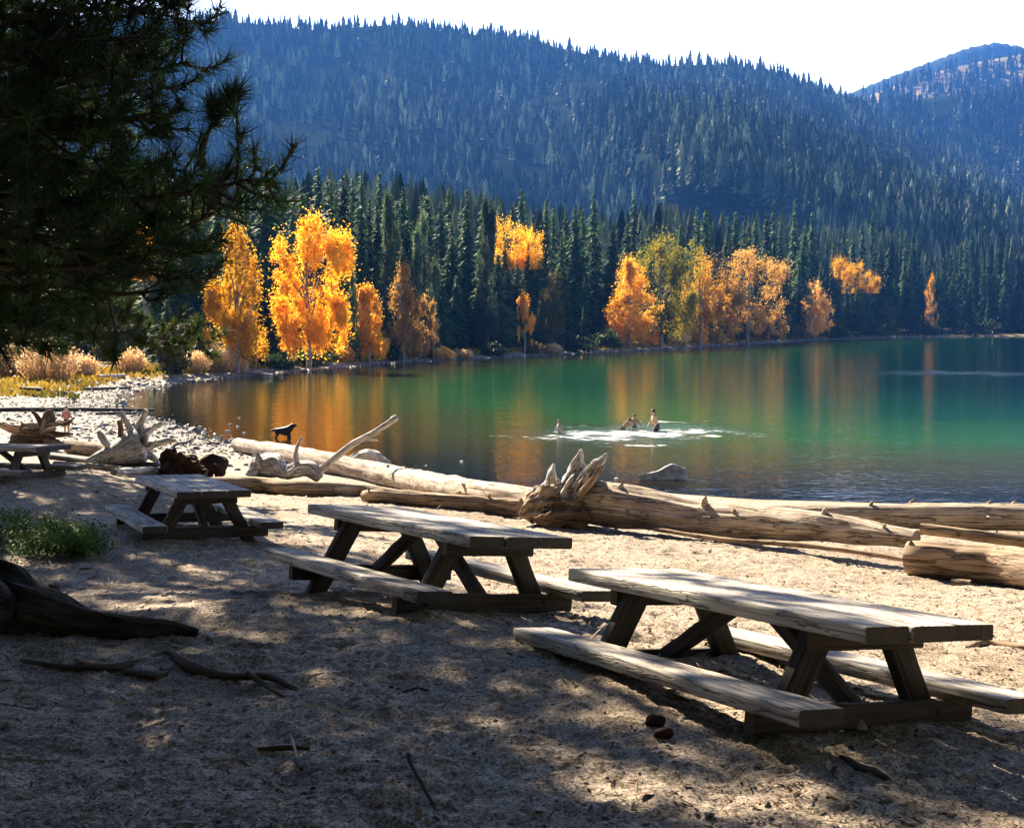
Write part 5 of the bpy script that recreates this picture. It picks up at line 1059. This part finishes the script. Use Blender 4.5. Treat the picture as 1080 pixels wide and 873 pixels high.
# black dog wading, side on, facing right
w = wp(299, 462); dh = 15/F*w[1]/.86; k = dh
root = empty('dog', (w[0], w[1], ZW-.14*dh), 'black dog standing in the shallows', 'dog'); 
J = [(None, (-.42*k, 0, .62*k), .17*k), (0, (-.15*k, 0, .58*k), .17*k), (1, (.15*k, 0, .56*k), .22*k), (2, (.36*k, 0, .64*k), .20*k), (3, (.50*k, 0, .82*k), .13*k), (4, (.60*k, 0, .94*k), .125*k), (5, (.74*k, 0, .91*k), .055*k), (6, (.84*k, 0, .895*k), .04*k)]
for sg in (1, -1):
    b = len(J); J += [(3, (.34*k, sg*.09*k, .46*k), .075*k), (b, (.33*k+sg*.04*k, sg*.09*k, .25*k), .05*k), (b+1, (.35*k+sg*.05*k, sg*.09*k, .03*k), .045*k)]
    b = len(J); J += [(0, (-.40*k, sg*.09*k, .46*k), .10*k), (b, (-.33*k, sg*.09*k, .33*k), .06*k), (b+1, (-.47*k, sg*.09*k, .20*k), .04*k), (b+2, (-.44*k, sg*.09*k, .03*k), .04*k)]
b = len(J); J += [(0, (-.56*k, 0, .66*k), .05*k), (b, (-.70*k, 0, .60*k), .045*k), (b+1, (-.80*k, 0, .60*k), .02*k)]
skin('body', J, M['fur'], root, fat=1.4)
for sg in (1, -1):
    g = Geo(); g.loft([(.56*k, sg*.07*k, 1.0*k), (.54*k, sg*.12*k, .93*k), (.56*k, sg*.13*k, .82*k)], [.03*k, .045*k, .015*k], 8); g.build('ear', M['fur'], root)

# ------------------------------------------------------------------ air, light, camera
def haze():
    x0, x1, y0, y1, z0, z1 = -3600, 4600, -140, 7300, -14, 780
    V = np.array([(x, y, z) for x in (x0, x1) for y in (y0, y1) for z in (z0, z1)], float); Fc = np.array([(0, 1, 3, 2), (4, 6, 7, 5), (0, 4, 5, 1), (2, 3, 7, 6), (0, 2, 6, 4), (1, 5, 7, 3)])
    m, nt = newmat('haze'); v = N(nt, 'ShaderNodeVolumePrincipled'); v.inputs['Color'].default_value = (.08, .30, 1., 1); v.inputs['Density'].default_value = .000092; v.inputs['Anisotropy'].default_value = .25
    o = N(nt, 'ShaderNodeOutputMaterial'); nt.links.new(v.outputs[0], o.inputs['Volume'])
    m.volume_intersection_method = 'FAST' if hasattr(m, 'volume_intersection_method') else None
    ob = link('haze', mesh('haze', V, Fc, m, False)); ob['kind'] = 'stuff'
haze()
wld = bpy.data.worlds.new('World'); S.world = wld; wld.use_nodes = True; nt = wld.node_tree; bg = nt.nodes['Background']
sky = nt.nodes.new('ShaderNodeTexSky'); sky.sky_type = 'NISHITA'; sky.sun_disc = False; sky.sun_elevation = SUN_EL; sky.sun_rotation = -SUN_AZ; sky.altitude = 2800; sky.air_density = .6; sky.dust_density = .3; sky.ozone_density = 3.5
tc = nt.nodes.new('ShaderNodeTexCoord'); sx = nt.nodes.new('ShaderNodeSeparateXYZ'); nt.links.new(tc.outputs['Generated'], sx.inputs[0])
gw = ramp(nt, [(0., (9., 8.8, 8.6)), (.30, (8., 7.9, 7.8)), (.42, (0, 0, 0))]); nt.links.new(sx.outputs[2], gw.inputs[0])       # bright thin haze lying low over the hills
gy = ramp(nt, [(.2, (0, 0, 0)), (.8, (1, 1, 1))]); my = math_(nt, 'MULTIPLY_ADD', (sx, 1), .5); my[0].inputs[2].default_value = .5; nt.links.new(my[0].outputs[0], gy.inputs[0])
gl_ = mixc(nt, 1., (gw, 0), (gy, 0), 'MULTIPLY'); sk_ = mixc(nt, 1., (sky, 0), gl_, 'ADD'); nt.links.new(sk_[0].outputs[2], bg.inputs[0]); bg.inputs[1].default_value = .05
sl = bpy.data.lights.new('sun', 'SUN'); sl.energy = 5.; sl.angle = math.radians(.53); sl.color = (1., .85, .64); so = bpy.data.objects.new('sun', sl); COL.objects.link(so)
sd_ = Vector((-math.sin(SUN_AZ)*math.cos(SUN_EL), math.cos(SUN_AZ)*math.cos(SUN_EL), math.sin(SUN_EL))); so.rotation_euler = sd_.to_track_quat('Z', 'Y').to_euler(); so.location = (-20, 20, 30)
cam = bpy.data.cameras.new('camera'); cam.sensor_width = 36; cam.lens = F/1080*36; cam.clip_start = .1; cam.clip_end = 20000; co = bpy.data.objects.new('camera', cam); COL.objects.link(co)
co.location = (0, 0, 0); co.rotation_euler = (math.radians(90)-PITCH, 0, 0); S.camera = co
vs_ = S.view_settings; vs_.view_transform = 'Standard'; vs_.look = 'None'; vs_.exposure = 2.18; vs_.gamma = 1.; vs_.use_curve_mapping = False
S.render.engine = 'CYCLES'; cy = S.cycles; cy.use_denoising = True; cy.max_bounces = 6; cy.diffuse_bounces = 1; cy.glossy_bounces = 3; cy.transmission_bounces = 4; cy.transparent_max_bounces = 8; cy.volume_bounces = 0; cy.sample_clamp_indirect = 6.
S.render.film_transparent = False
